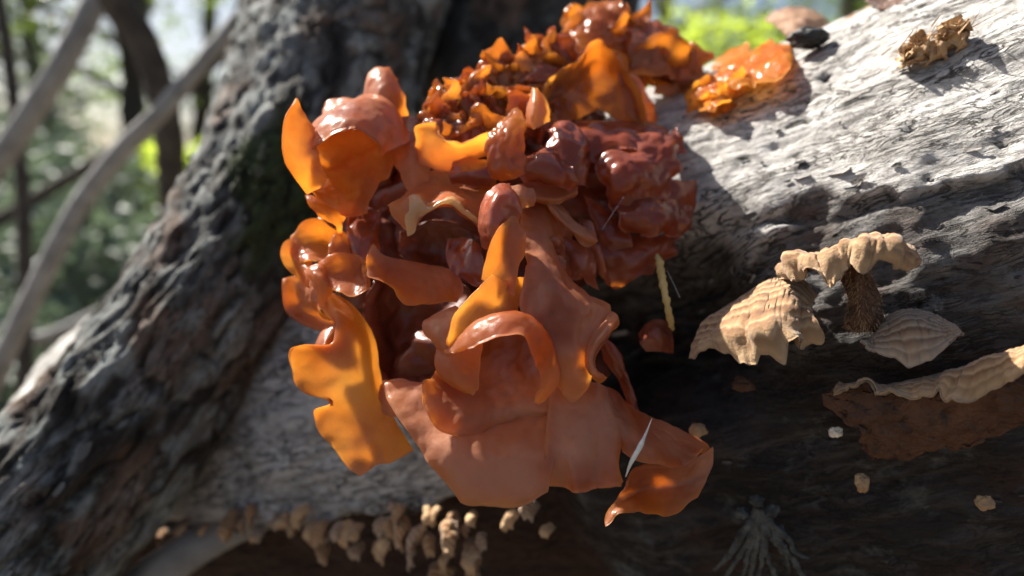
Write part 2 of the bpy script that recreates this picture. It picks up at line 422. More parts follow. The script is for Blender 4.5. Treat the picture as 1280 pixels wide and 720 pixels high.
def build_log():
    fine = np.arange(-40, 22, 0.085)
    us = np.concatenate([fine, np.arange(22, 60, 0.8)])
    th = np.concatenate([np.arange(-88, 100, 0.62), np.arange(100, 272, 3.0)]) * math.pi / 180
    U, T = np.meshgrid(us, th, indexing='ij')
    V = T * LR
    q = np.stack([U, V, 0 * U], -1)
    # round coordinates so the noise closes round the trunk
    C3 = np.stack([U, LR * np.cos(T), LR * np.sin(T)], -1)
    big = fbm(C3 * np.array([0.10, 0.16, 0.16]), 3)
    warp = 0.8 * fbm(C3 * 0.35 + 9, 2)[..., None] * np.array([0, 1, 1])
    Cw = C3 + warp
    # pale outer bark above a ragged peel line, below it dark bark with shade put into its colour
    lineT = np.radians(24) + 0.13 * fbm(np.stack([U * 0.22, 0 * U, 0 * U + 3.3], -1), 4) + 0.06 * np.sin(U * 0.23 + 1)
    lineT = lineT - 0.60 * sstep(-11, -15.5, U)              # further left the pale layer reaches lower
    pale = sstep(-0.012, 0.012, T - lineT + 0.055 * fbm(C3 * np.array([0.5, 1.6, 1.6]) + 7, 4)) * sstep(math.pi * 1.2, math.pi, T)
    grain = ridge(Cw * np.array([0.20, 1.15, 1.15]), 3)      # cracks run along the log
    grain2 = ridge(Cw * np.array([0.42, 2.3, 2.3]) + 40, 2)
    gate = sstep(-0.15, 0.35, fbm(C3 * np.array([0.20, 0.5, 0.5]) + 21, 2))
    crack = sstep(0.80, 0.93, grain) * gate
    crack2 = sstep(0.84, 0.97, grain2) * sstep(-0.05, 0.4, fbm(C3 * np.array([0.35, 0.8, 0.8]) + 60, 2))
    flakes = np.floor((fbm(Cw * np.array([0.28, 0.75, 0.75]) + 3, 3) + 1) * 5) / 5     # terraces of thin bark
    rough = fbm(C3 * np.array([1.1, 2.3, 2.3]), 4)
    lump = fbm(C3 * np.array([0.5, 0.9, 0.9]) + 80, 3)
    fin = fbm(C3 * np.array([3.0, 6.0, 6.0]) + 14, 2)
    h = 0.45 * big + pale * (0.26 + 0.13 * (flakes - 1) + 0.035 * rough) + (1 - pale) * (0.22 * lump + 0.13 * rough) + 0.022 * fin
    h = h - 0.20 * crack * (0.4 + 0.6 * pale) - 0.10 * crack2
    # a hollow behind the jelly fungus, its shade also put into the bark colour
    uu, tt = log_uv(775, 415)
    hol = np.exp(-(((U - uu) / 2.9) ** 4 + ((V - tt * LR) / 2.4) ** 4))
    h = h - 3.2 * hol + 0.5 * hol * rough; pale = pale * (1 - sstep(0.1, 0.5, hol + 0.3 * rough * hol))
    # the bark breaks off in an overhanging edge along the lower left
    rimT = np.radians(-7) + 0.04 * fbm(np.stack([U * 0.5, 0 * U, 0 * U + 8.8], -1), 3)
    under = sstep(0.0, -0.05, T - rimT) * sstep(-11.5, -14, U)
    h = h - 1.7 * under
    # lower band: brown crust-stained wood
    warm = sstep(-0.55, -0.85, T + 0.15 * fbm(C3 * 0.25 + 11, 3)) * sstep(-0.25, 0.25, fbm(C3 * 0.22 + 33, 3) + 0.15)
    warm = np.maximum(warm, 0.45 * sstep(0.25, 0.5, fbm(C3 * np.array([0.3, 0.7, 0.7]) + 55, 3)) * (1 - pale))
    warm = np.maximum(warm, 0.85 * under)  # below the overhang its shade is put into the brown tone
    rr = LR + h - 0.42
    taper = 1 + 0.0009 * U
    P = A0 + U[..., None] * AX + (rr * taper * np.cos(T))[..., None] * E_f + (rr * taper * np.sin(T))[..., None] * E_u
    nu, nv = len(th), len(us)
    v = CW(P.reshape(-1, 3))
    f = grid_faces(nu, nv, wrap=True)
    root = thing('fallen_log', CW(A0 - AX * 30), 'thick fallen log with pale cracked bark above and dark bark with painted-in shade below', 'log')
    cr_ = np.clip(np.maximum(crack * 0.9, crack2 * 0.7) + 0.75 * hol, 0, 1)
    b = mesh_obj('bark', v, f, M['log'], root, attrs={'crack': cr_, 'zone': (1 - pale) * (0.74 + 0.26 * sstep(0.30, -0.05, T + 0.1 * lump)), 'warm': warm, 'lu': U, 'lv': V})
    near = (U > -28) & (U < 4) & (np.abs(T - lineT) < 0.09)
    add_flakes(root, P, M['log'], near, 60, 0.20, 6)
    add_flakes(root, P, M['log'], (U > -10) & (U < 4) & (T > -0.4) & (T < 1.1), 50, 0.11, 7, zones=(.85, .95, 1.0))
    # cut ends
    for i, nm in ((0, 'cut_end'), (nv - 1, 'cut_end')):
        ring = v[i * nu:(i + 1) * nu]; c = ring.mean(axis=0)
        mesh_obj(nm, np.concatenate([ring, [c]]), [[k, (k + 1) % nu, nu] for k in range(nu)], M['twig'], root, smooth=False)
    return root
def add_flakes(root, P, mat, pick, n, size, seed, lift=0.02, zones=(.3, .6, .85)):
    """thin loose chips of bark lying on a bark surface P (rows, columns, 3; camera cm)"""
    rs = np.random.RandomState(seed); N = grid_normals(P); ctr = P.mean(axis=1, keepdims=True)
    if (N * (P - ctr)).sum(-1).mean() < 0: N = -N
    A = np.gradient(P, axis=0); A /= np.maximum(np.linalg.norm(A, axis=-1, keepdims=True), 1e-9)
    idx = np.argwhere(pick); idx = idx[rs.choice(len(idx), min(n, len(idx)), replace=False)]
    for i, j in idx:
        nn = N[i, j] + rs.normal(size=3) * .16; nn /= np.linalg.norm(nn); a = A[i, j] - nn * (nn @ A[i, j]); a /= np.linalg.norm(a); b = np.cross(nn, a)
        L_ = size * rs.uniform(.5, 1.4); w = L_ * rs.uniform(.3, .6); k = rs.randint(7, 11)
        th = np.sort(rs.uniform(0, 6.283, k)); r = rs.uniform(.65, 1.1, k)
        ring = [P[i, j] + a * L_ * r_ * math.cos(t) + b * w * r_ * math.sin(t) + nn * (lift + .10 * size * r_ * rs.uniform(-.5, 1)) for t, r_ in zip(th, r)]
        top = [q + nn * (.05 * size + .02) for q in ring]; v = ring + top + [P[i, j] + nn * (lift + .12 * size)]
        f = [[q, (q + 1) % k, k + (q + 1) % k, k + q] for q in range(k)] + [[k + q, k + (q + 1) % k, 2 * k] for q in range(k)]
        mesh_obj('bark_flake', CW(np.array(v)), f, mat, root, smooth=False, attrs={'lu': np.full(len(v), i * .1), 'lv': np.full(len(v), j * .1), 'zone': np.full(len(v), rs.choice(zones))})
LOG = build_log()

# ------------------------------------------------------------------ standing trunks behind
def trunk_mesh(path, rad, ns, step, seed, amp=1.0, moss_c=None, moss_r=1.0):
    """rough bark trunk; path in camera cm, rad in cm"""
    path = np.asarray(path, float); rad = np.asarray(rad, float)
    ln = np.linalg.norm(np.diff(path, axis=0), axis=1).sum()
    n = max(8, int(ln / step)); t = np.linspace(0, 1, n)
    pr = cr(np.concatenate([path, rad[:, None]], 1), t); c = pr[:, :3]; r = pr[:, 3]
    tg = np.gradient(c, axis=0); tg /= np.linalg.norm(tg, axis=1)[:, None]
    a = np.cross(tg, [0.1, 0.2, 1.0]); a /= np.linalg.norm(a, axis=1)[:, None]; b = np.cross(a, tg)
    th = np.linspace(0, 2 * math.pi, ns, endpoint=False)
    s = np.concatenate([[0], np.cumsum(np.linalg.norm(np.diff(c, axis=0), axis=1))])
    S, T = np.meshgrid(s, th, indexing='ij'); rm = r.mean()
    C3 = np.stack([S, rm * np.cos(T), rm * np.sin(T)], -1) + seed
    Cw = C3 + 0.7 * fbm(C3 * 0.4, 2)[..., None]
    g = ridge(Cw * np.array([0.48, 0.78, 0.78]), 3); crack = sstep(0.66, 0.92, g)
    plate = fbm(C3 * np.array([0.35, 0.8, 0.8]) + 5, 3); fine = fbm(C3 * np.array([1.2, 2.2, 2.2]), 3)
    h = amp * (0.24 * plate - 0.26 * crack + 0.12 * fine + 0.25 * fbm(C3 * 0.12, 2))
    rr = r[:, None] + h
    P = c[:, None, :] + rr[..., None] * (np.cos(T)[..., None] * a[:, None, :] + np.sin(T)[..., None] * b[:, None, :])
    zone = sstep(-0.1, 0.3, fbm(C3 * np.array([0.5, 0.7, 0.7]) + 70, 4))
    warm = 0.6 * sstep(0.2, 0.5, fbm(C3 * 0.3 + 90, 3))
    moss = np.zeros_like(S)
    if moss_c is not None:
        moss = sstep(1.0, 0.4, np.linalg.norm((P - np.asarray(moss_c)) / moss_r, axis=-1) + 0.35 * fbm(C3 * 0.7 + 8, 3))
    return P, (crack * 0.9, zone, warm, moss, S, T * rm), ns, n
def px3(x, y, d): return [(x - 640) / FPX * d, (360 - y) / FPX * d, d]
def build_trunk(name, pts, label, seed, step=0.16, ns=190, moss=None, extra=None, dark=0.0):
    path = [px3(x, y, d) for x, y, d, w in pts]; rad = [w * d / FPX / 2 for x, y, d, w in pts]
    if extra:
        for (c, r) in extra[0]: path.insert(0, c); rad.insert(0, r)
        for (c, r) in extra[1]: path.append(c); rad.append(r)
    P, (ck, zo, wa, mo, lu, lv), ns, n = trunk_mesh(path, rad, ns, step, seed, 1.0, *(moss or (None, 1.0)))
    zo = np.maximum(zo, dark)  # puts shade into the bark colour of the upright trunk
    root = thing(name, CW(np.array(path[0])), label, 'tree')
    v = CW(P.reshape(-1, 3))
    mesh_obj('trunk', v, grid_faces(ns, n, wrap=True), M['trunk'], root, attrs={'crack': ck, 'zone': zo, 'warm': wa, 'moss': mo, 'lu': lu, 'lv': lv})
    return root, P, mo
mc = px3(352, 240, 25.8)
TREE, TP, TM = build_trunk('leaning_tree',
    [(-420, 1260, 21, 262), (-110, 850, 22.5, 250), (60, 645, 23.5, 232), (165, 515, 24.6, 215), (288, 338, 26.6, 196), (362, 205, 29.5, 205), (410, 90, 33, 222), (450, -60, 37, 232), (520, -420, 48, 200)],
    'rough grey leaning tree trunk with a mossy flank crossing the log', 11.0, moss=(mc, np.array([2.0, 4.2, 4.0])),
    extra=([([-27, -44, 24], 4.2)], [([-10, 90, 90], 4.0), ([-20, 190, 130], 3.0)]))
# moss cushions on the trunk
def moss_tufts(root, P, mo):
    pts = P.reshape(-1, 3); m = mo.ravel(); idx = np.where(m > 0.45)[0]
    rs = np.random.RandomState(5); idx = rs.choice(idx, min(5200, len(idx)), replace=False)
    vs, fs = [], []
    for i in idx:
        p = pts[i]; d = rs.normal(size=3); d /= np.linalg.norm(d); d[2] -= 0.5; d[1] += 0.3
        d = d / np.linalg.norm(d) * rs.uniform(0.10, 0.30); s = rs.normal(size=3) * 0.028; k = len(vs)
        vs += [p - s, p + s, p + d * 0.6 + s * 0.7, p + d]
        fs += [[k, k + 1, k + 2], [k, k + 2, k + 3]]
    o = mesh_obj('moss', CW(np.array(vs)), fs, M['moss'], root, smooth=False)
    o['kind'] = 'stuff'; o['label'] = 'dark green moss on the trunk flank'
moss_tufts(TREE, TP, TM)
vis = (TP[..., 2] < 34) & (np.abs(TP[..., 0] / TP[..., 2]) < .75) & (np.abs(TP[..., 1] / TP[..., 2]) < .42)
add_flakes(TREE, TP, M['trunk'], vis, 200, 0.24, 9, lift=0.05)
build_trunk('upright_tree', [(600, 420, 42, 270), (622, 250, 42, 265), (642, 120, 42, 255), (672, 0, 43, 250), (705, -140, 46, 240), (760, -420, 54, 220)],
    'dark upright tree trunk standing behind the wrinkled top of the jelly fungus', 47.0, ns=150, step=0.22, dark=0.85,
    extra=([([-3, -46, 44], 8.0)], [([22, 110, 80], 5.2), ([40, 220, 110], 4.0)]))

# ------------------------------------------------------------------ jelly fungus
JB = W(np.array(690.), np.array(330.), np.array(19.5))
JELLY = thing('jelly_fungus', JB, 'large orange brown jelly fungus of folded translucent lobes on the log', 'fungus')

def add_lobe(rows, mat='jelly', th=0.13, wr=0.05, ws=1.3, nu=44, nv=34, seed=0.0, parent=None, name='lobe', label=None, fine=0.014, rimthin=0.45, edge=0.07, ruffle=None, rnd=0.22, frill=0.15, crease=None, glow=0.6):
    if crease is None: crease = 0.16 if mat in ('jelly_red', 'jelly_amber') else 0.0
    P = rounded(sheet(rows, nu, nv), rnd)
    n = grid_normals(P)
    q = P / CM
    v = np.linspace(0, 1, nv)[:, None]; u = np.linspace(0, 1, nu)[None, :]
    # frilled margin: the rim wanders in its own plane and waves out of it
    e = np.clip(1 - np.minimum(np.minimum(u, 1 - u) * 0.8, 1 - v) / 0.22, 0, 1) ** 2
    cen = P[nv // 2, nu // 2]
    outw = P - cen; outw /= np.maximum(np.linalg.norm(outw, axis=-1, keepdims=True), 1e-9)
    P = P + outw * (CM * frill * e * fbm(q * 1.3 + seed * 5.5, 2))[..., None] + n * (CM * frill * 0.9 * e * fbm(q * 1.7 + seed * 2.2 + 50, 2))[..., None]
    d = wr * fbm(q * ws + seed * 13.1, 3) + fine * fbm(q * ws * 5 + seed, 2)
    if crease: d = d + crease * (ridge(q * 0.55 + seed * 4.4, 2) - 0.45)
    if ruffle:
        amp, fr = ruffle
        d = d + amp * np.sin(np.linspace(0, 1, nu)[None, :] * fr * 2 * math.pi + seed * 3) * v ** 2
    P = P + n * (d * CM)[..., None]
    tt = th * (0.72 if mat == 'jelly' else 0.85) * (1.0 - (1 - rimthin) * v ** 1.5) * (1 + 0.25 * noise(q * 1.1 + seed * 3.7 + 5))
    vs, fs = slab(P, tt, edge, 0.25)
    rim = np.clip(1 - np.minimum(np.minimum(u, 1 - u), 1 - v) / 0.035, 0, 1)
    tn = 0.30 * fbm(q * 0.8 + seed * 2.9 + 31, 3)
    o = mesh_obj(name, vs, fs, M[mat], parent or JELLY, attrs={'rim': np.tile(rim.ravel(), 2), 'thin': np.tile(tn.ravel(), 2) + np.tile((glow * v ** 1.5 + (1 - glow) * e + 0 * u).ravel() if glow < 1 else (v ** 0.8 + 0 * u).ravel() if glow < 2 else (0.74 + 0.25 * e + 0.4 * np.clip(fbm(q * 0.5 + seed * 1.7, 2), -1, 1) + 0 * u).ravel(), 2)})
    if label: o['label'] = label
    return o

LOBES = [
 # --- the big front lobe
 dict(rows=[[(648,258,16.9),(675,250,17.1),(700,256,17.3),(724,276,17.3)],
            [(651,300,15.8),(676,296,15.9),(692,312,16.1),(704,340,16.5)],
            [(655,345,15.0),(685,345,15.0),(712,358,15.3),(738,370,15.8)],
            [(650,385,14.6),(690,380,14.5),(730,386,14.9),(768,390,15.4)],
            [(665,415,14.3),(700,420,14.3),(728,424,14.5),(746,416,14.7)],
            [(690,455,14.3),(708,455,14.3),(724,455,14.45),(734,449,14.6)],
            [(690,492,14.5),(712,504,14.5),(735,492,14.6),(750,478,14.7)]], th=0.15, wr=0.05, seed=1, glow=0.25, nu=56, nv=70, label='broad front lobe with a rolled rim'),
 dict(rows=[[(765,388,15.3),(752,406,14.75),(738,424,14.55),(731,445,14.5),(733,463,14.5),(748,475,14.6)],
            [(770,396,15.0),(760,414,14.35),(746,431,14.2),(739,449,14.2),(743,465,14.25),(755,475,14.5)],
            [(769,404,15.1),(757,424,14.6),(746,440,14.55),(742,453,14.55),(747,467,14.6),(756,478,14.7)],
            [(760,404,15.4),(746,424,15.0),(736,440,15.0),(733,453,15.0),(738,467,15.0),(750,478,15.0)]], th=0.09, wr=0.02, seed=2, nu=50, nv=22, edge=0.12),
 # arch rim
 dict(rows=[[(556,438,14.5),(574,420,14.45),(600,398,14.35),(630,389,14.35),(657,393,14.3),(684,418,14.35),(696,450,14.4),(696,478,14.45),(680,506,14.5)],
            [(560,437,14.15),(578,420,14.05),(602,401,13.95),(631,393,13.9),(656,397,13.9),(681,421,13.95),(692,451,14.0),(692,477,14.1),(674,504,14.15)],
            [(562,438,14.0),(583,427,13.8),(608,411,13.72),(633,405,13.68),(655,410,13.7),(674,431,13.72),(684,456,13.8),(686,478,13.9),(671,505,14.05)],
            [(563,440,13.95),(588,434,13.66),(612,423,13.58),(633,419,13.55),(650,422,13.56),(664,441,13.58),(674,462,13.66),(681,480,13.8),(669,507,14.05)]], rnd=0.1, th=0.07, wr=0.03, seed=3, glow=2, nu=80, nv=26, edge=0.08, label='arched curling rim of the front lobe'),
 # cup under the arch
 dict(rows=[[(580,425,15.7),(630,408,16.0),(670,425,15.7),(700,470,15.2)],
            [(552,452,15.2),(606,455,15.6),(652,462,15.4),(696,490,14.9)],
            [(538,474,14.75),(595,488,15.0),(648,500,14.8),(694,515,14.65)],
            [(526,474,14.5),(552,510,14.35),(606,518,14.6),(652,518,14.75),(694,520,14.8)],
            [(524,478,14.4),(527,506,14.2),(550,537,14.05),(584,546,14.25),(630,538,14.75),(694,530,15.0)]], th=0.14, wr=0.06, seed=4, glow=0.25, frill=0.07, nu=60, nv=50),
 # lower apron
 dict(rows=[[(472,474,15.1),(530,478,15.1),(600,500,15.2),(692,500,15.0)],
            [(488,512,14.6),(545,522,14.6),(610,540,14.5),(694,545,14.55)],
            [(528,568,14.15),(570,570,14.05),(620,580,13.95),(690,580,14.2)],
            [(578,630,13.85),(604,637,13.75),(650,634,13.8),(684,616,14.05)]], th=0.14, wr=0.08, ws=0.9, seed=5, glow=0.25, frill=0.07, ruffle=(0.08, 1.4), nu=56, nv=54, label='broad lowest lobe hanging over the bark'),
 # lower right lobe, two folds
 dict(rows=[[(686,480,15.0),(715,480,15.0),(745,478,15.1),(772,492,15.5)],
            [(684,530,14.5),(715,535,14.4),(750,535,14.4),(785,535,14.8)],
            [(682,575,14.2),(715,585,14.0),(750,580,14.0),(776,566,14.4)],
            [(684,609,14.15),(712,615,13.95),(734,618,13.8),(747,608,13.75),(762,612,13.75),(775,614,13.8),(782,600,13.95)]], th=0.13, wr=0.06, seed=6, glow=0.25, frill=0.07, ruffle=(0.14, 2.3), nu=48, nv=50),
 dict(rows=[[(744,478,15.2),(766,488,15.5),(786,510,15.8),(850,538,16.2),(888,560,16.3)],
            [(758,510,14.75),(785,525,15.0),(812,540,15.2),(850,552,15.5),(886,563,15.9)],
            [(770,545,14.5),(790,552,14.5),(815,562,14.65),(850,568,15.0),(884,565,15.5)],
            [(777,566,14.5),(794,576,14.45),(820,581,14.5),(852,582,14.8),(886,564,15.3)]], th=0.13, wr=0.04, seed=7, glow=0.25, frill=0.07, ruffle=(0.08, 1.4), nu=52, nv=40),
 dict(rows=[[(776,600,15.1),(800,581,15.0),(850,580,15.2),(888,560,15.7)],
            [(768,620,15.1),(806,612,15.3),(850,606,15.4),(886,585,15.7)],
            [(754,656,14.7),(772,640,14.8),(795,636,14.7),(838,643,14.75),(872,622,15.2)]], th=0.10, wr=0.05, seed=8, nu=46, nv=34, mat='jelly'),
 dict(rows=[[(740,420,16.6),(765,460,16.4),(788,520,16.2)],[(752,420,16.2),(778,458,16.0),(798,520,15.9)],[(758,424,16.4),(785,462,16.2),(804,524,16.2)]], th=0.12, seed=9, mat='jelly_red'),
 # pointed orange leaf lobe and its wing
 dict(rows=[[(604,348,14.9),(606,325,14.8),(617,292,14.75),(639,267,15.0)],
            [(620,356,14.9),(626,328,14.95),(634,300,14.95),(641,269,15.0)],
            [(645,376,14.8),(652,332,14.85),(656,296,14.9),(645,270,15.1)]], th=0.10, wr=0.05, seed=10, glow=2, label='small upright pointed lobe glowing orange'),
 dict(rows=[[(614,338,14.7),(598,360,14.45),(580,378,14.3),(564,400,14.2),(558,434,14.1)],
            [(636,350,14.9),(620,370,14.75),(605,387,14.6),(588,408,14.5),(572,436,14.4)],
            [(658,345,15.3),(652,377,15.1),(642,394,14.9),(615,412,14.8),(598,434,14.7)]], th=0.10, wr=0.06, seed=11, glow=2),
 dict(rows=[[(572,380,15.1),(548,390,15.05),(528,402,15.0),(530,416,14.9),(545,432,14.8),(544,450,14.7),(552,472,14.6),(574,489,14.5),(590,489,14.4)],
            [(580,392,14.8),(565,402,14.6),(557,415,14.5),(558,430,14.4),(562,445,14.35),(566,460,14.3),(575,475,14.25),(583,484,14.25),(591,488,14.3)],
            [(594,396,14.8),(594,412,14.7),(598,425,14.6),(604,432,14.5),(603,445,14.45),(600,458,14.4),(597,470,14.35),(594,480,14.35),(592,487,14.35)]], th=0.10, wr=0.05, seed=12, glow=2),
 # finger with a pale knobbly tip
 dict(rows=[[(604,310,15.6),(599,270,15.5),(606,243,15.6),(630,227,15.8)],
            [(622,315,15.1),(618,268,15.0),(624,243,15.2),(633,228,15.7)],
            [(650,300,15.6),(648,266,15.4),(646,246,15.5),(637,228,15.8)]], th=0.16, wr=0.05, seed=13, mat='jelly_red', label='blunt reddish finger lobe with a pale tip'),
 dict(rows=[[(636,236,15.9),(650,232,15.9),(664,238,16.0)],[(640,248,15.6),(652,246,15.6),(664,250,15.8)],[(646,264,15.7),(655,260,15.7),(662,254,15.8)]], th=0.08, seed=14, nu=24, nv=20),
 # curled rim lobe, sunlight put into the colour of its cream ribbon
 dict(rows=[[(520,228,17.6),(535,214,17.6),(565,216,17.8),(592,224,17.9),(622,212,17.7)],
            [(500,246,16.8),(535,238,16.8),(575,238,16.9),(618,248,16.9)],
            [(484,254,16.3),(512,246,16.0),(532,254,16.0),(558,245,15.95),(576,254,15.95),(604,282,16.1)],
            [(482,258,16.15),(508,262,15.7),(530,258,15.75),(558,252,15.7),(576,262,15.75),(602,284,16.0)],
            [(506,298,15.9),(518,297,15.75),(527,270,15.85),(556,258,15.9),(574,267,15.95),(600,287,16.1)]], th=0.10, wr=0.04, seed=15, glow=2, nu=64, nv=44, label='mauve lobe with a curled rim painted sunlit cream'),
 dict(rows=[[(507,262,15.95),(512,245,16.0),(522,243,16.05),(535,254,16.0),(552,247,16.0),(566,246,16.0),(580,258,15.95),(601,278,16.05)],
            [(506,280,15.65),(516,262,15.65),(524,256,15.68),(535,261,15.68),(552,252,15.65),(566,251,15.65),(580,263,15.7),(601,280,15.9)],
            [(508,297,15.7),(518,292,15.68),(523,274,15.7),(534,267,15.7),(552,257,15.66),(566,257,15.66),(580,268,15.72),(601,283,15.9)]], th=0.06, wr=0.02, frill=0.05, rnd=0.1, seed=70, glow=2, nu=60, nv=20, mat='jelly_sunlit', label='curled rim with sunlight put into its cream colour', edge=0.15),
 # left tongue
 dict(rows=[[(464,300,15.9),(480,318,15.8),(520,328,16.0),(556,334,16.4),(574,350,16.5)],
            [(457,318,15.8),(485,342,15.75),(520,353,15.8),(555,360,16.0),(575,368,16.3)],
            [(460,346,15.7),(488,362,15.4),(514,379,15.4),(545,384,15.6),(572,378,16.0)]], th=0.11, wr=0.05, seed=16, glow=1, nu=50),
 dict(rows=[[(400,330,16.4),(420,316,16.3),(445,318,16.2),(462,322,16.1)],
            [(398,345,16.2),(420,338,16.2),(445,340,16.2),(464,345,16.0)],
            [(404,358,15.9),(425,368,15.7),(445,372,15.7),(462,360,15.9)]], th=0.11, wr=0.08, seed=17, glow=2, nu=40, label='rounded lobe glowing yellow in the sun'),
 # glowing left lobe
 dict(rows=[[(400,366,16.5),(445,384,16.8),(468,425,16.8),(474,465,16.5),(486,510,16.1),(524,570,15.6)],
            [(408,372,16.1),(430,395,15.9),(446,430,15.7),(450,470,15.5),(456,515,15.4),(500,574,15.3)],
            [(406,374,16.1),(424,404,15.7),(420,440,15.4),(402,458,15.2),(410,488,15.1),(426,520,15.1),(474,580,15.1)],
            [(402,378,16.2),(419,408,15.9),(410,440,15.5),(385,434,15.25),(366,438,15.15),(364,466,15.0),(380,492,14.9),(416,503,15.1),(388,516,15.0),(402,545,14.95),(428,578,14.85),(457,597,14.8)]], th=0.10, wr=0.05, ws=0.8, fine=0.008, seed=18, glow=2, nu=90, nv=56, label='large side lobe glowing yellow orange against the light'),
 dict(rows=[[(404,408,16.4),(420,408,16.1),(414,438,15.9)],[(396,420,16.2),(408,425,15.8),(404,440,15.6)],[(394,438,16.0),(400,440,15.7),(408,444,15.6)]], th=0.07, seed=19, nu=24, nv=20),
 # left cluster
 dict(rows=[[(420,292,17.4),(402,274,17.4),(380,277,17.3),(364,297,17.2)],
            [(422,318,17.4),(404,303,17.4),(384,304,17.2),(366,314,17.0)],
            [(418,340,16.9),(402,332,16.7),(386,330,16.6),(374,332,16.8)]], th=0.12, wr=0.08, seed=20, glow=2),
 dict(rows=[[(366,292,17.1),(352,306,16.9),(351,322,16.8),(362,345,16.8)],
            [(380,310,17.1),(368,322,17.0),(370,335,16.9),(378,352,16.8)],
            [(398,338,16.6),(390,342,16.4),(388,350,16.4),(390,362,16.5)]], th=0.09, wr=0.06, seed=21, glow=2),
 dict(rows=[[(352,345,17.0),(352,372,16.9),(360,392,16.8),(380,408,16.7),(414,418,16.6)],
            [(374,345,17.1),(372,368,17.1),(378,384,17.0),(394,396,16.9),(416,402,16.7)],
            [(396,352,16.6),(394,368,16.5),(398,378,16.4),(406,386,16.3),(417,392,16.3)]], th=0.11, wr=0.1, seed=22, glow=1),
 dict(rows=[[(382,338,16.4),(388,332,16.2),(402,330,16.2),(412,342,16.2)],
            [(386,352,16.0),(394,346,15.8),(404,346,15.8),(413,356,16.0)],
            [(398,386,16.0),(404,382,15.9),(410,372,15.9),(412,362,16.0)]], th=0.09, wr=0.08, seed=23, glow=1, nu=30, nv=26),
 # upper-left hood
 dict(rows=[[(368,126,16.1),(356,146,15.7),(352,172,15.6),(355,200,15.6),(366,220,15.8),(384,240,16.1)],
            [(371,127,16.25),(375,150,16.1),(377,174,16.0),(380,194,15.95),(386,212,16.0),(396,230,16.2)],
            [(374,128,16.4),(388,150,16.35),(400,174,16.1),(400,192,15.95),(402,208,16.1),(408,224,16.4)]], rnd=0.04, th=0.09, wr=0.04, seed=24, glow=2, label='pointed horn lobe glowing orange'),
 dict(rows=[[(374,222,16.2),(386,194,16.0),(408,173,15.9),(440,161,15.9),(468,174,16.1),(484,204,16.5)],
            [(378,200,16.4),(392,172,16.2),(414,152,16.2),(445,142,16.3),(474,152,16.5),(496,186,16.9)],
            [(384,178,17.2),(398,152,17.1),(424,135,17.0),(452,124,17.2),(484,132,17.4),(508,170,17.6)],
            [(392,176,18.4),(404,150,18.4),(428,132,18.4),(454,122,18.6),(488,130,18.8),(512,170,18.8)]], th=0.10, wr=0.07, seed=25, nu=54, nv=44, label='hooded lobe with a mauve back'),
 dict(rows=[[(376,190,17.4),(410,168,17.8),(450,162,17.9),(494,180,17.8)],
            [(380,214,16.9),(412,208,17.5),(450,206,17.6),(490,214,17.4)],
            [(380,232,16.5),(410,236,16.8),(440,250,17.0),(462,248,17.1)],
            [(388,246,16.3),(415,258,16.5),(440,272,16.7),(458,272,16.9)]], th=0.09, wr=0.12, ws=1.8, seed=26, glow=2, nu=48, nv=44),
 dict(rows=[[(382,240,16.9),(400,252,16.8),(420,262,16.9),(436,270,17.1)],[(384,252,16.7),(402,262,16.6),(418,274,16.7),(430,282,16.9)],[(396,266,16.8),(408,274,16.8),(418,284,16.8),(426,300,17.0)]], th=0.08, wr=0.06, seed=27, glow=2, nu=30, nv=24),
 dict(rows=[[(436,262,17.4),(456,268,17.3),(480,262,17.4)],[(432,300,16.9),(450,305,16.7),(474,300,16.9)],[(434,345,16.9),(452,350,16.7),(470,340,16.9)]], th=0.16, wr=0.1, seed=28, mat='jelly_red'),
 # upright tongue
 dict(rows=[[(452,165,18.8),(457,115,18.6),(460,93,18.7),(472,84,18.9)],
            [(478,170,18.2),(480,120,18.0),(480,98,18.2),(478,85,18.7)],
            [(512,165,18.8),(507,122,18.6),(499,98,18.8),(484,86,19.0)]], th=0.14, wr=0.06, seed=29, label='blunt upright tongue lobe'),
 dict(rows=[[(400,140,18.4),(412,126,18.4),(432,122,18.4),(452,128,18.3)],[(404,150,17.9),(420,138,17.8),(440,136,17.8),(458,142,17.9)],[(410,165,17.8),(428,155,17.7),(446,152,17.7),(462,158,17.8)]], th=0.12, wr=0.08, seed=30, nu=30, nv=24),
 # between hood and collar
 dict(rows=[[(484,150,18.4),(510,146,18.4),(535,160,18.3)],[(486,180,17.6),(512,182,17.4),(538,192,17.5)],[(494,212,17.2),(515,220,17.0),(536,222,17.2)],[(512,238,17.1),(520,240,17.0),(530,238,17.2)]], th=0.13, wr=0.08, seed=31, nu=36, nv=40),
 # collar
 dict(rows=[[(523,200,17.3),(536,208,17.2),(552,215,17.2),(574,208,17.2),(598,198,17.3),(622,195,17.4),(648,188,17.7)],
            [(516,182,17.0),(528,178,16.9),(546,186,16.9),(572,186,16.9),(594,182,17.0),(617,178,17.2),(646,170,17.6)],
            [(517,168,16.7),(524,152,16.8),(546,153,16.9),(556,174,16.5),(588,176,16.5),(612,166,16.8),(646,150,17.5)]], th=0.10, wr=0.06, seed=32, glow=1, nu=60, label='ruffled orange collar below the wrinkled top'),
 # centre crumple
 dict(rows=[[(612,160,17.0),(625,150,17.0),(645,135,17.3),(655,148,17.3)],
            [(609,180,16.6),(625,172,16.3),(645,165,16.5),(660,175,16.7)],
            [(614,208,16.5),(632,205,16.1),(650,195,16.3),(664,198,16.6)],
            [(632,226,16.5),(645,226,16.3),(658,216,16.4),(670,212,16.7)]], th=0.11, wr=0.14, ws=2.0, seed=33, glow=2, crease=0.22, mat='jelly_amber', nu=40, nv=40),
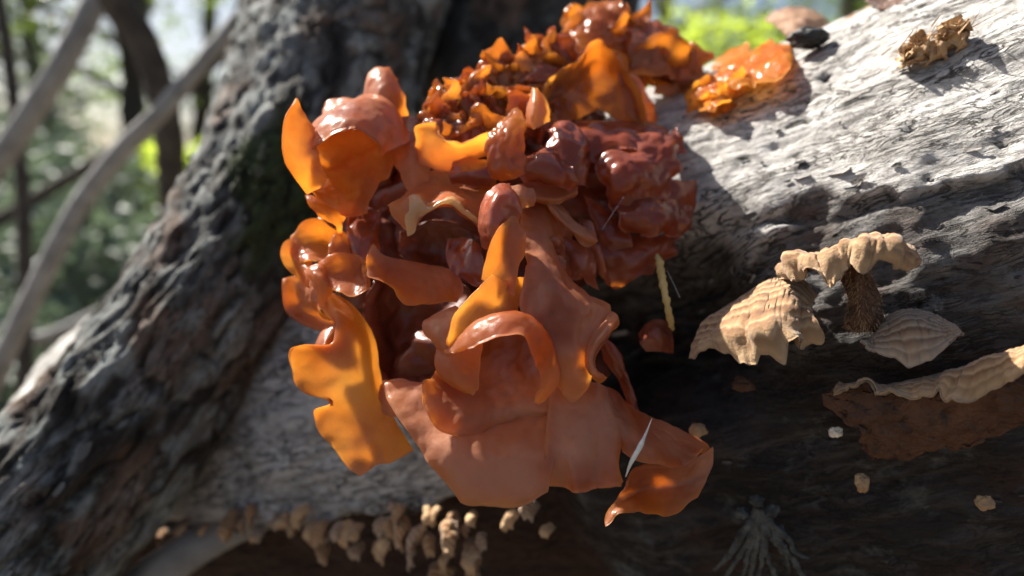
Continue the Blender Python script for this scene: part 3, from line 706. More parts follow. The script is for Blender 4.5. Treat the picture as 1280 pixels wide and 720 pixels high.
 dict(rows=[[(658,160,17.4),(662,130,17.4),(666,110,17.6)],[(668,158,17.0),(670,132,17.1),(669,112,17.4)],[(692,150,17.4),(684,135,17.5),(672,112,17.6)]], th=0.08, wr=0.05, seed=34, glow=2, nu=28, nv=24),
 dict(rows=[[(640,205,17.0),(670,190,17.1),(700,186,17.2),(712,200,17.3)],[(645,218,16.5),(672,208,16.4),(700,212,16.5),(722,222,16.9)],[(650,232,16.6),(680,234,16.5),(705,236,16.5),(728,230,16.9)]], th=0.09, wr=0.08, seed=35, frill=0.30, rnd=0.1, glow=1, mat='jelly_red'),
 dict(rows=[[(680,150,17.9),(705,150,17.8),(728,160,17.8),(738,195,17.8)],[(684,180,17.2),(706,180,17.0),(728,190,17.1),(736,210,17.3)],[(690,210,17.0),(706,214,16.9),(724,226,16.9),(734,232,17.1)]], th=0.09, wr=0.12, seed=36, frill=0.30, rnd=0.1, glow=1, mat='jelly_red'),
 # ledges under the centre
 dict(rows=[[(640,232,17.2),(670,228,17.2),(700,232,17.3),(722,236,17.4)],[(640,240,16.6),(668,246,16.4),(696,248,16.5),(722,240,16.8)],[(650,250,16.6),(672,254,16.5),(696,252,16.6),(718,246,16.9)]], th=0.09, wr=0.06, seed=37, nu=40, nv=24),
 dict(rows=[[(684,248,16.9),(700,262,16.8),(720,276,16.8),(742,292,17.0)],[(684,254,16.4),(698,272,16.2),(716,288,16.3),(742,300,16.6)],[(690,266,16.6),(702,282,16.5),(720,296,16.5),(738,304,16.7)]], th=0.09, wr=0.05, seed=38, nu=40, nv=24),
 dict(rows=[[(722,270,17.1),(740,278,17.0),(745,300,17.1)],[(728,300,17.0),(748,310,16.9),(756,330,17.1)],[(745,335,17.2),(756,350,17.1),(768,362,17.4)]], th=0.12, wr=0.08, seed=39, nu=30, mat='jelly_red'),
 dict(rows=[[(678,300,16.0),(690,296,15.9),(704,300,16.2)],[(682,320,16.1),(696,318,16.3),(712,322,16.6)],[(688,346,16.0),(704,345,16.4),(722,350,16.9)]], th=0.10, wr=0.12, ws=2.5, seed=40, nu=30, mat='jelly_red'),
 # --- dark right-hand folds
 dict(rows=[[(690,172,18.6),(720,150,18.9),(760,150,19.2),(820,160,19.5),(848,168,19.6)],
            [(700,190,17.8),(726,168,17.9),(770,166,18.0),(820,172,18.3),(846,178,18.7)],
            [(735,215,17.7),(745,195,17.6),(780,185,17.7),(820,190,18.0),(846,196,18.4)]], th=0.09, wr=0.12, seed=41, frill=0.30, rnd=0.1, glow=1, nu=50, mat='jelly_red'),
 dict(rows=[[(742,190,18.0),(770,178,18.0),(810,170,18.3),(846,166,18.7)],
            [(745,215,17.4),(775,205,17.2),(810,198,17.4),(846,192,18.0)],
            [(748,240,17.3),(775,236,17.0),(812,226,17.2),(844,220,17.8)],
            [(756,262,17.5),(782,262,17.3),(815,250,17.5),(842,242,17.9)]], th=0.09, wr=0.13, ws=1.6, seed=42, frill=0.30, rnd=0.1, glow=1, nu=46, nv=44, mat='jelly_red', label='wet dark red fold facing the bark'),
 dict(rows=[[(820,220,18.3),(845,224,18.5),(874,226,18.9)],[(824,245,18.0),(848,244,18.1),(868,248,18.6)],[(830,272,18.2),(846,270,18.2),(856,272,18.5)]], th=0.12, wr=0.06, seed=43, frill=0.30, rnd=0.1, glow=1, nu=30, nv=26, mat='jelly_red'),
 dict(rows=[[(770,250,17.8),(800,242,17.6),(835,248,17.9),(858,262,18.4)],
            [(772,270,17.1),(802,268,16.9),(836,272,17.2),(860,280,18.0)],
            [(778,292,17.1),(802,296,16.9),(832,292,17.2),(854,296,17.9)]], th=0.09, wr=0.10, seed=44, frill=0.30, rnd=0.1, glow=1, mat='jelly_red'),
 dict(rows=[[(728,240,18.1),(750,255,17.9),(775,268,17.8)],[(738,280,17.8),(758,290,17.5),(780,296,17.5)],[(752,318,17.7),(768,326,17.5),(786,326,17.6)]], th=0.09, wr=0.08, seed=45, frill=0.30, rnd=0.1, glow=1, mat='jelly_red'),
 dict(rows=[[(748,300,17.8),(785,296,17.6),(825,294,17.9),(858,292,18.4)],[(756,325,17.5),(785,322,17.3),(818,318,17.6),(846,312,18.1)],[(768,360,17.6),(785,356,17.5),(808,342,17.6),(832,325,18.0)]], th=0.09, wr=0.10, seed=46, frill=0.30, rnd=0.1, glow=1, mat='jelly_red'),
 # --- upper folded sheets
 dict(rows=[[(705,168,18.8),(720,152,19.4),(736,142,19.7),(750,138,19.8),(764,146,19.7),(776,156,19.5),(786,170,19.0)],
            [(690,145,18.9),(705,118,19.4),(728,100,19.7),(750,88,19.9),(768,102,19.8),(784,130,19.6),(797,164,19.2)],
            [(670,132,18.4),(688,98,18.6),(718,76,18.9),(750,48,19.4),(780,80,19.3),(800,115,19.1),(812,165,18.9)]], rnd=0.05, th=0.10, wr=0.07, ws=1.4, seed=47, glow=2, crease=0.05, nu=50, nv=46, mat='jelly_amber', label='large amber folded sheet near the top'),
 dict(rows=[[(668,150,19.8),(668,110,19.9),(672,70,20.2),(690,45,20.6)],[(680,150,19.2),(682,110,19.2),(690,75,19.5),(712,55,20.0)],[(692,130,19.3),(700,100,19.3),(716,80,19.5),(740,62,20.0)]], th=0.10, wr=0.10, ws=1.8, seed=48, glow=2, crease=0.05, mat='jelly_amber'),
 dict(rows=[[(700,50,21.6),(720,28,21.8),(742,8,22.0),(772,14,22.2)],[(704,64,21.0),(724,46,20.9),(746,34,21.0),(782,34,21.6)],[(714,80,21.0),(735,68,20.7),(760,60,20.9),(800,62,21.4)]], th=0.10, wr=0.16, ws=1.8, seed=49, glow=2, mat='jelly_amber'),
 dict(rows=[[(770,45,22.0),(795,30,22.2),(820,26,22.4),(846,42,22.6)],[(778,70,21.2),(800,58,21.0),(824,56,21.2),(850,70,22.0)],[(785,100,20.8),(806,96,20.5),(826,98,20.8),(852,100,21.6)]], th=0.11, wr=0.18, ws=1.7, seed=50, mat='jelly_amber'),
 dict(rows=[[(826,70,22.2),(848,64,22.4),(872,66,22.6)],[(824,95,21.6),(848,90,21.6),(876,88,22.2)],[(812,122,21.2),(836,120,21.2),(862,108,21.8)]], th=0.11, wr=0.14, ws=1.8, seed=51, mat='jelly_amber'),
 dict(rows=[[(770,90,19.7),(798,100,19.8),(814,130,20.0),(824,150,20.1)],[(775,110,19.4),(795,120,19.3),(806,142,19.4),(816,162,19.7)],[(780,140,19.2),(792,150,19.1),(800,162,19.2),(808,172,19.5)]], th=0.11, wr=0.10, seed=52, mat='jelly_amber'),
 # deep red inner walls of the cavity, its shade put into their dark colour
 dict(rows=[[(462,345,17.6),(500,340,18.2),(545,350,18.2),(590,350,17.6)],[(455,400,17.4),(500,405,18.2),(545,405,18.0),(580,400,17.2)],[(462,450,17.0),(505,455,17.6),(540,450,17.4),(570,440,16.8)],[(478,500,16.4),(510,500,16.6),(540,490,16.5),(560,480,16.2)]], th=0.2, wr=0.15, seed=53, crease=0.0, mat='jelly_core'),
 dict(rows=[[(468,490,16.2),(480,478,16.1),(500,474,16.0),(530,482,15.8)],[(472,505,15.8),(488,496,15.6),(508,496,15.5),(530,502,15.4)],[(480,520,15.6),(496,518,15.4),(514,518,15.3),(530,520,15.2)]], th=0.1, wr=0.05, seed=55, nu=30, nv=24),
 # small inner folds
 dict(rows=[[(412,300,16.9),(425,288,17.0),(440,296,17.1)],[(408,322,16.7),(424,314,16.8),(442,318,16.8)],[(412,340,16.6),(428,334,16.4),(444,338,16.6)]], th=0.08, wr=0.08, seed=71, glow=2, nu=30, nv=26),
 dict(rows=[[(560,300,16.9),(580,296,16.8),(604,306,16.5)],[(556,325,16.8),(580,322,16.7),(606,335,16.3)],[(562,350,16.7),(584,352,16.5),(604,362,16.2)]], th=0.10, wr=0.10, seed=72, nu=30, nv=26, mat='jelly_red'),
 dict(rows=[[(704,300,16.9),(722,305,16.8),(740,318,17.0)],[(708,322,16.6),(724,328,16.5),(742,340,16.8)],[(716,346,16.7),(732,352,16.6),(748,362,16.9)]], th=0.09, wr=0.10, seed=74, nu=30, nv=26, mat='jelly_red'),
 dict(rows=[[(560,205,17.2),(590,200,17.1),(620,206,17.0)],[(560,218,16.9),(590,216,16.8),(618,222,16.7)],[(566,230,17.0),(592,230,16.9),(616,234,16.8)]], th=0.09, wr=0.10, seed=75, nu=34, nv=24, mat='jelly_red'),
 # dark sheet standing for the shade under the cream rim
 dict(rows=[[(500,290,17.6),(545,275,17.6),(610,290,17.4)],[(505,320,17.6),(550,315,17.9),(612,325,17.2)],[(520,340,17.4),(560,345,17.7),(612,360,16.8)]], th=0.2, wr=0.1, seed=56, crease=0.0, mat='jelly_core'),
]
for k in LOBES: add_lobe(**k)

# crumpled jelly folds of the upper part
def crumple(px, py, d, size, seed, mat, parent=None, flat=0.7):
    rs = np.random.RandomState(seed)
    nu = nv = 26
    a = rs.uniform(-1.2, 1.2)
    u, v = np.meshgrid(np.linspace(-1, 1, nu), np.linspace(-1, 1, nv))
    ex = np.array([math.cos(a), math.sin(a), rs.uniform(-.5, .5)]); ey = np.array([-math.sin(a) * .6, math.cos(a) * .8, rs.uniform(-.9, .3)])
    ey /= np.linalg.norm(ey)
    c = np.array(px3(px, py, d))
    q0 = c + size * (u[..., None] * ex + flat * v[..., None] * ey)
    w = np.stack([fbm(q0 * 1.1 / (size + .3) + seed * 3.3 + 11 * k, 3) for k in range(3)], -1)
    q = q0 + w * size * np.array([0.55, 0.55, 0.75])
    vs, fs = slab(CW(q), 0.07 + 0.05 * size, 0.08)
    return mesh_obj('fold', vs, fs, M[mat], parent or JELLY, attrs={'thin': np.full(len(vs), 0.75)})
rs = np.random.RandomState(12)
cr_pts = []
for i in range(110):
    x = rs.uniform(534, 696); top = 135 - (x - 532) * 0.55; y = rs.uniform(max(top, 48), 172)
    if y > 160 and x > 640: continue
    d = 18.0 + (172 - y) * 0.017 + rs.uniform(-.3, .3)
    crumple(x, y, d, rs.uniform(0.28, 0.55), 200 + i, ('jelly_amber', 'jelly_amber', 'jelly_red', 'jelly_red', 'jelly')[rs.randint(5)])
for i, (x, y, d, s) in enumerate([(742,30,22,.7),(770,40,22.2,.7),(800,52,22,.8),(835,60,22.3,.7),(858,80,22.2,.6),(815,85,21.4,.8),(725,45,21.5,.6),(760,62,21.3,.7),(790,75,21,.7),(840,98,21.6,.6)]):
    crumple(x, y, d, s, 400 + i, 'jelly_amber' if y < 120 else 'jelly_red')

# the fleshy core all lobes grow from
def blob(cx, cy, cz, rx, ry, rz, seed, name, mat, parent, amp=0.25, ns=60, fq=2.2):
    th, ph = np.meshgrid(np.linspace(0, math.pi, ns), np.linspace(0, 2 * math.pi, ns, endpoint=False), indexing='ij')
    d = np.stack([np.sin(th) * np.cos(ph), np.cos(th), np.sin(th) * np.sin(ph)], -1)
    r = 1 + amp * fbm(d * fq + seed, 4)
    q = np.array([cx, cy, cz]) + d * r[..., None] * np.array([rx, ry, rz])
    return mesh_obj(name, CW(q.reshape(-1, 3)), grid_faces(ns, ns, wrap=True), M[mat], parent)
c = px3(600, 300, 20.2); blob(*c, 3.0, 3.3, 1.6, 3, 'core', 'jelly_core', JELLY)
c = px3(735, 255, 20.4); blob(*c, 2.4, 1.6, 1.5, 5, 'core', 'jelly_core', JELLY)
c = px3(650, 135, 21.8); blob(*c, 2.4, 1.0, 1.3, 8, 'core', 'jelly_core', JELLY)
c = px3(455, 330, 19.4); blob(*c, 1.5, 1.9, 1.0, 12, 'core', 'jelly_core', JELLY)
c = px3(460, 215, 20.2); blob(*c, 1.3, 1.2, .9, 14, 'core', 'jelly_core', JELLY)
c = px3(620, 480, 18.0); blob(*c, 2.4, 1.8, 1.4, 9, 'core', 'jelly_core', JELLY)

# ------------------------------------------------------------------ second, smaller jelly fungus on the crest of the log
J2 = thing('jelly_fungus', W(*[np.array(float(q)) for q in L(930, 118)]), 'small bright orange jelly fungus on the crest of the log', 'fungus')
def LL(rows): return [[(x, y, log_depth(x, y, -0.2) - 0.7 * h + (0.8 if h < .25 else 0)) for x, y, h in r] for r in rows]
for k in [
 dict(rows=LL([[(866,116,.2),(884,96,.3),(905,89,.3)],[(864,126,.5),(888,116,.7),(918,112,.6)],[(876,140,.5),(896,142,.7),(914,130,.6)]]), wr=0.22, ws=1.8, seed=61, nu=40),
 dict(rows=LL([[(898,86,.2),(920,71,.2),(940,66,.2)],[(896,98,.4),(922,91,.6),(946,88,.5)],[(906,116,.8),(926,110,1.0),(946,108,.7)]]), wr=0.16, ws=1.6, seed=62, nu=40),
 dict(rows=LL([[(926,76,.1),(945,59,.1),(966,50,.1)],[(934,93,.3),(956,81,.5),(980,67,.3)],[(944,108,.7),(966,100,.9),(988,86,.6)]]), wr=0.12, ws=1.4, seed=63, nu=40),
 dict(rows=LL([[(948,64,-.1),(966,52,-.2),(988,57,-.1)],[(952,79,.3),(970,71,.4),(990,74,.3)],[(956,98,.5),(974,93,.6),(990,88,.4)]]), wr=0.14, seed=64, nu=36),
 dict(rows=LL([[(884,86,-.4),(910,66,-.6),(938,49,-.7)],[(890,94,-.1),(914,77,-.2),(938,62,-.3)],[(898,104,.1),(918,91,.1),(938,81,.0)]]), wr=0.14, seed=65, nu=36)]:
    add_lobe(parent=J2, th=0.08, glow=2, mat='jelly_bright', **k)
for i, (x, y) in enumerate([(878,124),(892,130),(905,118),(886,110),(914,106),(900,126),(872,114)]): crumple(x, y, log_depth(x, y, -0.2) - 0.35, 0.34, 500 + i, 'jelly_bright', J2)

# ------------------------------------------------------------------ bracket fungi
def bracket(name, rows, label, mat='bracket', group=None, th=0.13, nu=60, nv=40, ridges=9, ramp=0.035, wr=0.08, seed=0, under=True, fray=0.12):
    """rows of (px, py, clearance above the bark in cm), base to rim"""
    r3 = [[L(x, y, h) for x, y, h in r] for r in rows]
    P = sheet(r3, nu, nv)
    n = grid_normals(P); q = P / CM
    u = np.linspace(0, 1, nu)[None, :]; v = np.linspace(0, 1, nv)[:, None]
    rr = v + 0.05 * fbm(q * 0.9 + seed, 2)
    d = wr * fbm(q * 1.2 + seed * 7, 3) * v + 2.6 * ramp * fbm(np.stack([u * ridges + 0 * v, v * 1.3 + 0 * u, 0 * u + 0 * v + seed * 3], -1), 3) * v + 0.008 * np.sin(rr * 8.5 * 6.283)
    d = d + 0.03 * fbm(np.stack([u * 60 + 0 * v, v * 4 + 0 * u, 0 * u + 0 * v + seed], -1), 2)     # radial fibres
    # frayed, lobed rim: push the rim rows in and out along v
    dv = np.gradient(P, axis=0) * (nv - 1)
    fr = fray * (fbm(np.stack([u * 7 + 0 * v, 0 * u + seed + 0 * v, 0 * u + 0 * v], -1), 3)) * v ** 3
    P = P + n * (d * CM)[..., None] + dv * fr[..., None]
    root = thing(name, P[0].mean(axis=0), label, 'fungus', group)
    vs, fs = slab(P, th * (1.15 - 0.6 * v) + 0 * u, 0.05, 0.4)
    at = np.tile(np.clip(rr, 0, 1.2).ravel(), 2)
    mesh_obj('cap', vs, fs, M[mat], root, attrs={'rr': at})
    if under:
        n2 = grid_normals(P); toward = np.sign((n2 * (W(np.array(1000.), np.array(-600.), np.array(15.)) - P)).sum(-1).mean())
        Q = P - n2 * toward * (th * 0.62 * CM)
        Q = Q[:-4]
        vs, fs = slab(Q, 0.05 * np.ones(Q.shape[:2]), 0.05, 0.4)
        mesh_obj('underside', vs, fs, M['under'], root)
    return root
bracket('bracket_fungus', [[(900,392,.1),(930,372,.1),(965,352,.1),(1000,350,.1),(1020,372,.1)],
                           [(880,408,.8),(915,394,1.0),(950,376,1.1),(985,368,1.1),(1014,385,.8)],
                           [(862,430,1.1),(900,424,1.5),(940,412,1.9),(975,402,1.8),(1018,402,1.2)],
                           [(854,444,1.1),(890,440,1.6),(915,444,1.8),(936,458,1.9),(958,442,2.0),(975,446,2.0),(992,424,1.9),(1008,436,1.4),(1026,425,1.1)]],
        'sunlit tan bracket fungus with a fluted cap, biggest of the cluster on the bark', nu=84, nv=50, ramp=0.06, ridges=7, wr=0.16, seed=1, th=0.14)
bracket('bracket_fungus', [[(978,352,.2),(1000,338,.2),(1040,322,.2),(1080,306,.2),(1115,310,.2),(1140,322,.2)],
                           [(974,340,.8),(995,325,1.0),(1035,316,1.0),(1080,298,1.1),(1112,300,1.0),(1145,318,.6)],
                           [(972,336,1.1),(992,320,1.4),(1030,318,1.6),(1062,306,1.6),(1085,300,1.7),(1116,304,1.5),(1150,326,.9)],
                           [(974,350,1.2),(990,344,1.5),(1002,350,1.5),(1022,340,1.7),(1042,358,1.8),(1056,332,1.8),(1078,334,1.8),(1100,326,1.7),(1122,340,1.4),(1150,330,1.0)]],
        'narrow arched bracket fungus with a lumpy pale rim, topmost of the cluster on the bark', nu=90, nv=40, ramp=0.05, ridges=11, wr=0.2, seed=2, th=0.15)
bracket('bracket_fungus', [[(1090,428,.1),(1110,398,.1),(1140,388,.1),(1170,396,.1),(1195,412,.1)],
                           [(1084,430,.5),(1108,412,.7),(1140,402,.8),(1172,410,.6),(1198,412,.3)],
                           [(1076,424,.8),(1096,442,1.0),(1118,448,1.1),(1136,457,1.2),(1160,452,1.1),(1184,434,.8),(1202,412,.4)]],
        'small weathered bracket fungus with grey brown bands, beside the arched one', mat='bracket_grey', nu=66, nv=44, ramp=0.03, wr=0.08, seed=3, th=0.11, fray=0.04)
# furry stalk under the arched bracket
def stalk():
    P = sheet([[L(1052,330,.4), L(1066,326,.9), L(1084,336,.4)], [L(1060,370,.3), L(1078,368,.9), L(1096,372,.3)], [L(1056,400,.2), L(1078,400,.8), L(1104,404,.2)], [L(1056,408,.05), L(1080,412,.3), L(1104,412,.05)]], 30, 34)
    P = P + grid_normals(P) * (0.08 * fbm(P / CM * np.array([3, 3, 1]), 3) * CM)[..., None]
    vs, fs = slab(P, 0.12)
    root = thing('bracket_fungus', P[-1].mean(axis=0), 'brown furry stalk-like bracket hanging below the arched one', 'fungus')
    mesh_obj('cap', vs, fs, M['under'], root)
    rs = np.random.RandomState(4); vv, ff = [], []
    pts = P.reshape(-1, 3)
    nn = grid_normals(P).reshape(-1, 3); sg = np.sign((nn @ -CF).mean())
    for i in rs.randint(0, len(pts), 900):
        p = pts[i] + nn[i] * sg * 0.0004; d = nn[i] * sg * 0.6 + rs.normal(size=3) * 0.5 - CU * 0.5; d = d / np.linalg.norm(d) * rs.uniform(.0008, .0022); s = CR * 0.00008; k = len(vv)
        vv += [p - s, p + s, p + d]; ff.append([k, k + 1, k + 2])
    o = mesh_obj('fur', np.array(vv), ff, M['tuft'], root, smooth=False); o['kind'] = 'stuff'
stalk()
# wide crust fungus with a turned-out rim
bracket('crust_fungus', [[(1040,490,.25),(1100,486,.25),(1160,478,.25),(1230,460,.25),(1330,430,.25)],
                         [(1048,482,.6),(1100,482,.8),(1165,474,.9),(1230,454,1.0),(1330,424,1.0)],
                         [(1040,490,.9),(1080,482,1.0),(1096,500,1.2),(1110,490,1.2),(1140,496,1.3),(1172,484,1.3),(1180,504,1.4),(1200,494,1.4),(1225,490,1.4),(1255,480,1.4),(1330,452,1.4)]],
        'wide crust fungus with a pale ruffled rim over a brown underside', nu=110, nv=34, ramp=0.05, ridges=10, wr=0.18, seed=4, th=0.13)
def crust_plate(rows, label, mat='under', seed=0, th=0.09):
    P = sheet([[L(*p) for p in r] for r in rows], 110, 60); nv, nu = P.shape[:2]
    u = np.linspace(0, 1, nu)[None, :]; v = np.linspace(0, 1, nv)[:, None]; q = P / CM
    e = np.clip(1 - np.minimum(np.minimum(u, 1 - u) * 3, np.minimum(v, 1 - v)) / .4, 0, 1)
    o_ = P - P.reshape(-1, 3).mean(axis=0); o_ /= np.linalg.norm(o_, axis=-1, keepdims=True)
    P = P + o_ * (0.45 * e * fbm(q * 1.1 + seed + 20, 4) * CM)[..., None]
    P = P + grid_normals(P) * ((0.16 * fbm(q * 0.9 + seed, 4) + 0.05 * fbm(q * 4 + seed, 3)) * CM)[..., None]
    vs, fs = slab(P, th)
    o = mesh_obj('crust_fungus', vs, fs, M[mat], None, loc=P[0].mean(axis=0)); return tag(o, label, 'fungus')
crust_plate([[(1034,520,.5),(1050,494,.7),(1100,490,.8),(1170,484,.9),(1240,470,1.0),(1330,446,1.0)],
             [(1042,536,.7),(1070,520,.8),(1120,516,.8),(1190,508,.8),(1250,495,.8),(1330,480,.8)],
             [(1078,548,.5),(1100,548,.6),(1140,544,.5),(1200,535,.5),(1260,520,.5),(1330,505,.5)],
             [(1086,574,.2),(1110,578,.2),(1150,572,.2),(1210,560,.2),(1260,538,.2),(1330,520,.2)]], 'smooth reddish brown fungus plate curving below the ruffled rim', seed=3)
# small buds
def bud(px, py, size, label, mat, seed, squash=0.8, clear=0.1):
    d = log_depth(px, py, clear); c = px3(px, py, d)
    o = blob(*c, size, size * squash, size * .8, seed, 'fungus_bud', mat, None, 0.35, 44, 1.2)
    return tag(o, label, 'fungus')
bud(872,538,.20,'small pale fungus bud on dark bark by the lowest lobe tip','tuft',2)
bud(928,480,.24,'dull orange flattened fungus bud below the biggest bracket','under',3,0.7)
bud(1044,540,.14,'tiny whitish fungus knob at the end of the brown plate','needle',5)
bud(1078,604,.14,'small pale crumb-like fungus below the brown plate','tuft',6,1.4)
bud(1230,628,.18,'small tan fungus scrap alone on reddish stained bark','tuft',7)
def orange_scrap():
    rows = [[(800,420,17.6),(815,402,17.6),(840,405,17.7)],[(800,430,17.2),(820,420,17.0),(842,424,17.3)],[(808,440,17.2),(826,440,17.1),(842,442,17.3)]]
    P = sheet(rows, 30, 24); P = P + grid_normals(P) * (0.1 * fbm(P / CM * 1.6, 3) * CM)[..., None]
    vs, fs = slab(P, 0.1)
    o = mesh_obj('jelly_scrap', vs, fs, M['jelly_red'], None, loc=P.reshape(-1, 3).mean(axis=0)); tag(o, 'small orange jelly scrap in the dark hollow beside the log bark', 'fungus')
orange_scrap()

# row of little curled brackets along the lower edge
row = [(212,664,1.0),(236,658,.9),(262,654,.8),(318,640,.9),(345,640,1.0),(372,646,.9),(400,652,1.0),(418,664,.9),(436,650,1.0),(456,656,1.0),(474,650,1.1),(492,662,1.1),(512,648,1.0),(528,656,1.0),(548,642,1.0),(566,646,1.1),(586,676,1.0),(566,690,1.1),(548,704,1.0),(606,668,.9),(640,640,.7),(300,648,.9),(332,656,.8),(388,640,.8),(408,676,.9),(446,672,.8),(480,676,.9),(540,668,.8),(576,662,.9),(596,684,.9),(556,716,.9),(664,632,.6),(690,652,.6),(596,700,.9),(522,672,.8)]
_rr = np.random.RandomState(55)
row += [(_rr.uniform(290, 620), _rr.uniform(636, 662), _rr.uniform(.5, .85)) for _ in range(26)]
def curl(i, px, py, s):
    rs = np.random.RandomState(900 + i)
    d0 = log_depth(px, py, 0.05); s = s * rs.uniform(.5, 1.05)
    c = np.array(px3(px + rs.uniform(-5, 5), py + rs.uniform(-6, 6), d0))
    out = E_f + AX * rs.uniform(-.7, .7) + E_u * rs.uniform(-.3, .2); out /= np.linalg.norm(out)
    side = np.cross(out, E_u); side /= np.linalg.norm(side); side = side + E_u * rs.uniform(-.5, .5)
    w = rs.uniform(.20, .42) * s; h = rs.uniform(.5, .9) * s; dr = rs.uniform(.4, .9) * s
    rows = []
    for (o_, y_, ww) in ((0, .1, .8), (.5, .18, 1.0), (.95, -.15, .85), (1.0, -.75, .45)):
        sk = rs.uniform(-.3, .3) * w
        rows.append([c + out * h * o_ + E_u * (y_ * dr) + side * (w * ww * x + sk) - E_u * (.35 * dr * x * x) for x in (-1, -.5, 0, .5, 1)])
    P = rounded(sheet([CW(np.array(r)) for r in rows], 30, 26, True), .5)
    u = np.linspace(0, 1, 30)[None, :]; v = np.linspace(0, 1, 26)[:, None]; q = P / CM
    P = P + grid_normals(P) * ((0.13 * s * fbm(q * 1.5 + i * 3.1, 3) + 0.04 * fbm(q * 5, 2)) * CM)[..., None]
    root = thing('bracket_fungus', CW(c), 'little curled tan bracket in the row along the lower bark edge', 'fungus', 'curled brackets along the lower bark edge')
    vs, fs = slab(P, 0.09)
    mesh_obj('cap', vs, fs, M[('bracket', 'bracket_grey', 'tuft')[i % 3]], root, attrs={'rr': np.tile((v + 0 * u).ravel(), 2)})
for i, r_ in enumerate(row): curl(i, *r_)
# ------------------------------------------------------------------ small things on the log
def tuft(px, py, label):
    rs = np.random.RandomState(31)
    c = np.array(px3(px, py, log_depth(px, py, -0.25)))
    out = E_u * 0.6 + E_f * 0.6; out /= np.linalg.norm(out)
    root = thing('bracket_fungus', CW(c), label, 'fungus')
    for j in range(13):
        o = c + AX * rs.uniform(-.55, .55) + np.cross(AX, out) * rs.uniform(-.2, .2)
        rows = []
        a = rs.uniform(-.6, .6); sd_ = AX * math.cos(a) + np.cross(AX, out) * math.sin(a)
        hh = rs.uniform(.22, .55); w = rs.uniform(.15, .36)
        for t in (0, .5, 1.0):
            rows.append([CW(o + out * hh * t + sd_ * w * (x + .2 * t) + np.cross(AX, out) * rs.uniform(-.15, .15)) for x in (-1, 0, 1)])
        P = rounded(sheet(rows, 26, 24, True), .6); P = P + grid_normals(P) * (0.30 * fbm(P / CM * 2.6 + j * 5, 4) * CM)[..., None]
        vs, fs = slab(P, 0.035); mesh_obj('frill', vs, fs, M['tuft'], root)
    vv, ff = [], []
    for j in range(150):
        p = c + AX * rs.normal() * .4 + out * rs.uniform(.1, .5) + np.cross(AX, out) * rs.normal() * .12
        d = (out * rs.uniform(.1, 1) + AX * rs.normal() * .9 + rs.normal(size=3) * .3) * rs.uniform(.15, .4); s = rs.normal(size=3) * .012; k = len(vv)
        vv += [p - s, p + s, p + d]; ff.append([k, k + 1, k + 2])
    o = mesh_obj('fibre_fringe', CW(np.array(vv)), ff, M['tuft'], root, smooth=False); o['kind'] = 'stuff'
tuft(1165, 66, 'dry frayed fungus tuft alone on the sunlit pale bark')

def strand(name, pts, r, mat, label, cat, ns=8, n=60, twist=None, taper=None):
    p = cr(W(*np.array(pts, float).T), np.linspace(0, 1, n)); t = np.linspace(0, 1, n)
    rr = np.full(n, r * CM) if taper is None else r * CM * np.interp(t, *taper)
    if twist:
        rr = rr * (1 + 0.25 * np.abs(np.sin(t * twist)))
    v, f = tube(p, rr, ns)
    if twist: v = v + (0.03 * CM * fbm(v / CM * 6, 2))[:, None]
    o = mesh_obj(name, v, f, M[mat], None, loc=p[-1]); return tag(o, label, cat)
strand('dry_grass_stem', [(822,318,17.2),(827,345,16.8),(832,372,16.5),(838,400,16.6),(841,412,16.9)], 0.075, 'straw', 'twisted yellow plant fibre hanging from the dark red folds', 'stem', twist=34, taper=([0,.1,.8,1],[.5,1,.9,.4]))
strand('pine_needle', [(815,523,14.6),(806,545,14.35),(798,562,14.15),(788,580,14.05),(782,596,14.0)], 0.055, 'needle', 'pale dry needle lying across the lower lobe', 'needle', taper=([0,.35,.5,.75,1],[.12,.5,1,.8,.2]))
strand('dry_stalk', [(656,58,20.2),(658,85,19.6),(659,118,18.9)], 0.08, 'tuft', 'short tan stalk standing in the wrinkled top of the jelly fungus', 'stalk')
strand('silk_thread', [(752,288,16.8),(765,268,16.6),(780,246,16.9)], 0.003, 'silk', 'fine silk thread stretched over the dark red folds', 'thread', 5, 20)
strand('silk_thread', [(834,338,17.0),(842,355,16.6),(850,372,16.3)], 0.003, 'silk', 'fine silk thread beside the twisted yellow fibre', 'thread', 5, 20)

# grey root-like lichen
def lichen():
    rs = np.random.RandomState(8)
    base = px3(*L(948, 632, .1))
    root = thing('lichen', CW(np.array(base)), 'grey branching root-like lichen spreading down the dark bark', 'lichen')
    ends = [(905,730),(925,728),(938,740),(952,740),(968,732),(990,716),(1008,700),(1020,735),(890,715)]
    for i, (ex, ey) in enumerate(ends):
        pts = []
        for t in np.linspace(0, 1, 6):
            x = 950 + (ex - 950) * t ** 1.2 + rs.uniform(-5, 5) * t; y = 634 + (ey - 634) * t
            pts.append(L(x, y, 0.22 + 0.12 * math.sin(t * 3.1)))
        p = cr(W(*np.array(pts).T), np.linspace(0, 1, 40)); r = np.interp(np.linspace(0, 1, 40), [0, .3, 1], [.13, .10, .03]) * CM * rs.uniform(.7, 1.1)
        v, f = tube(p, r, 9); v = v + rs.normal(size=v.shape) * .00012 + (0.05 * CM * fbm(v / CM * 4 + i, 2))[:, None]
        mesh_obj('branch', v, f, M['lichen'], root)
    for i in range(7):
        x, y = rs.uniform(925, 980), rs.uniform(625, 670); c = px3(*L(x, y, .25)); blob(*c, .16, .12, .12, i, 'knob', 'lichen', root, .5, 16)
lichen()

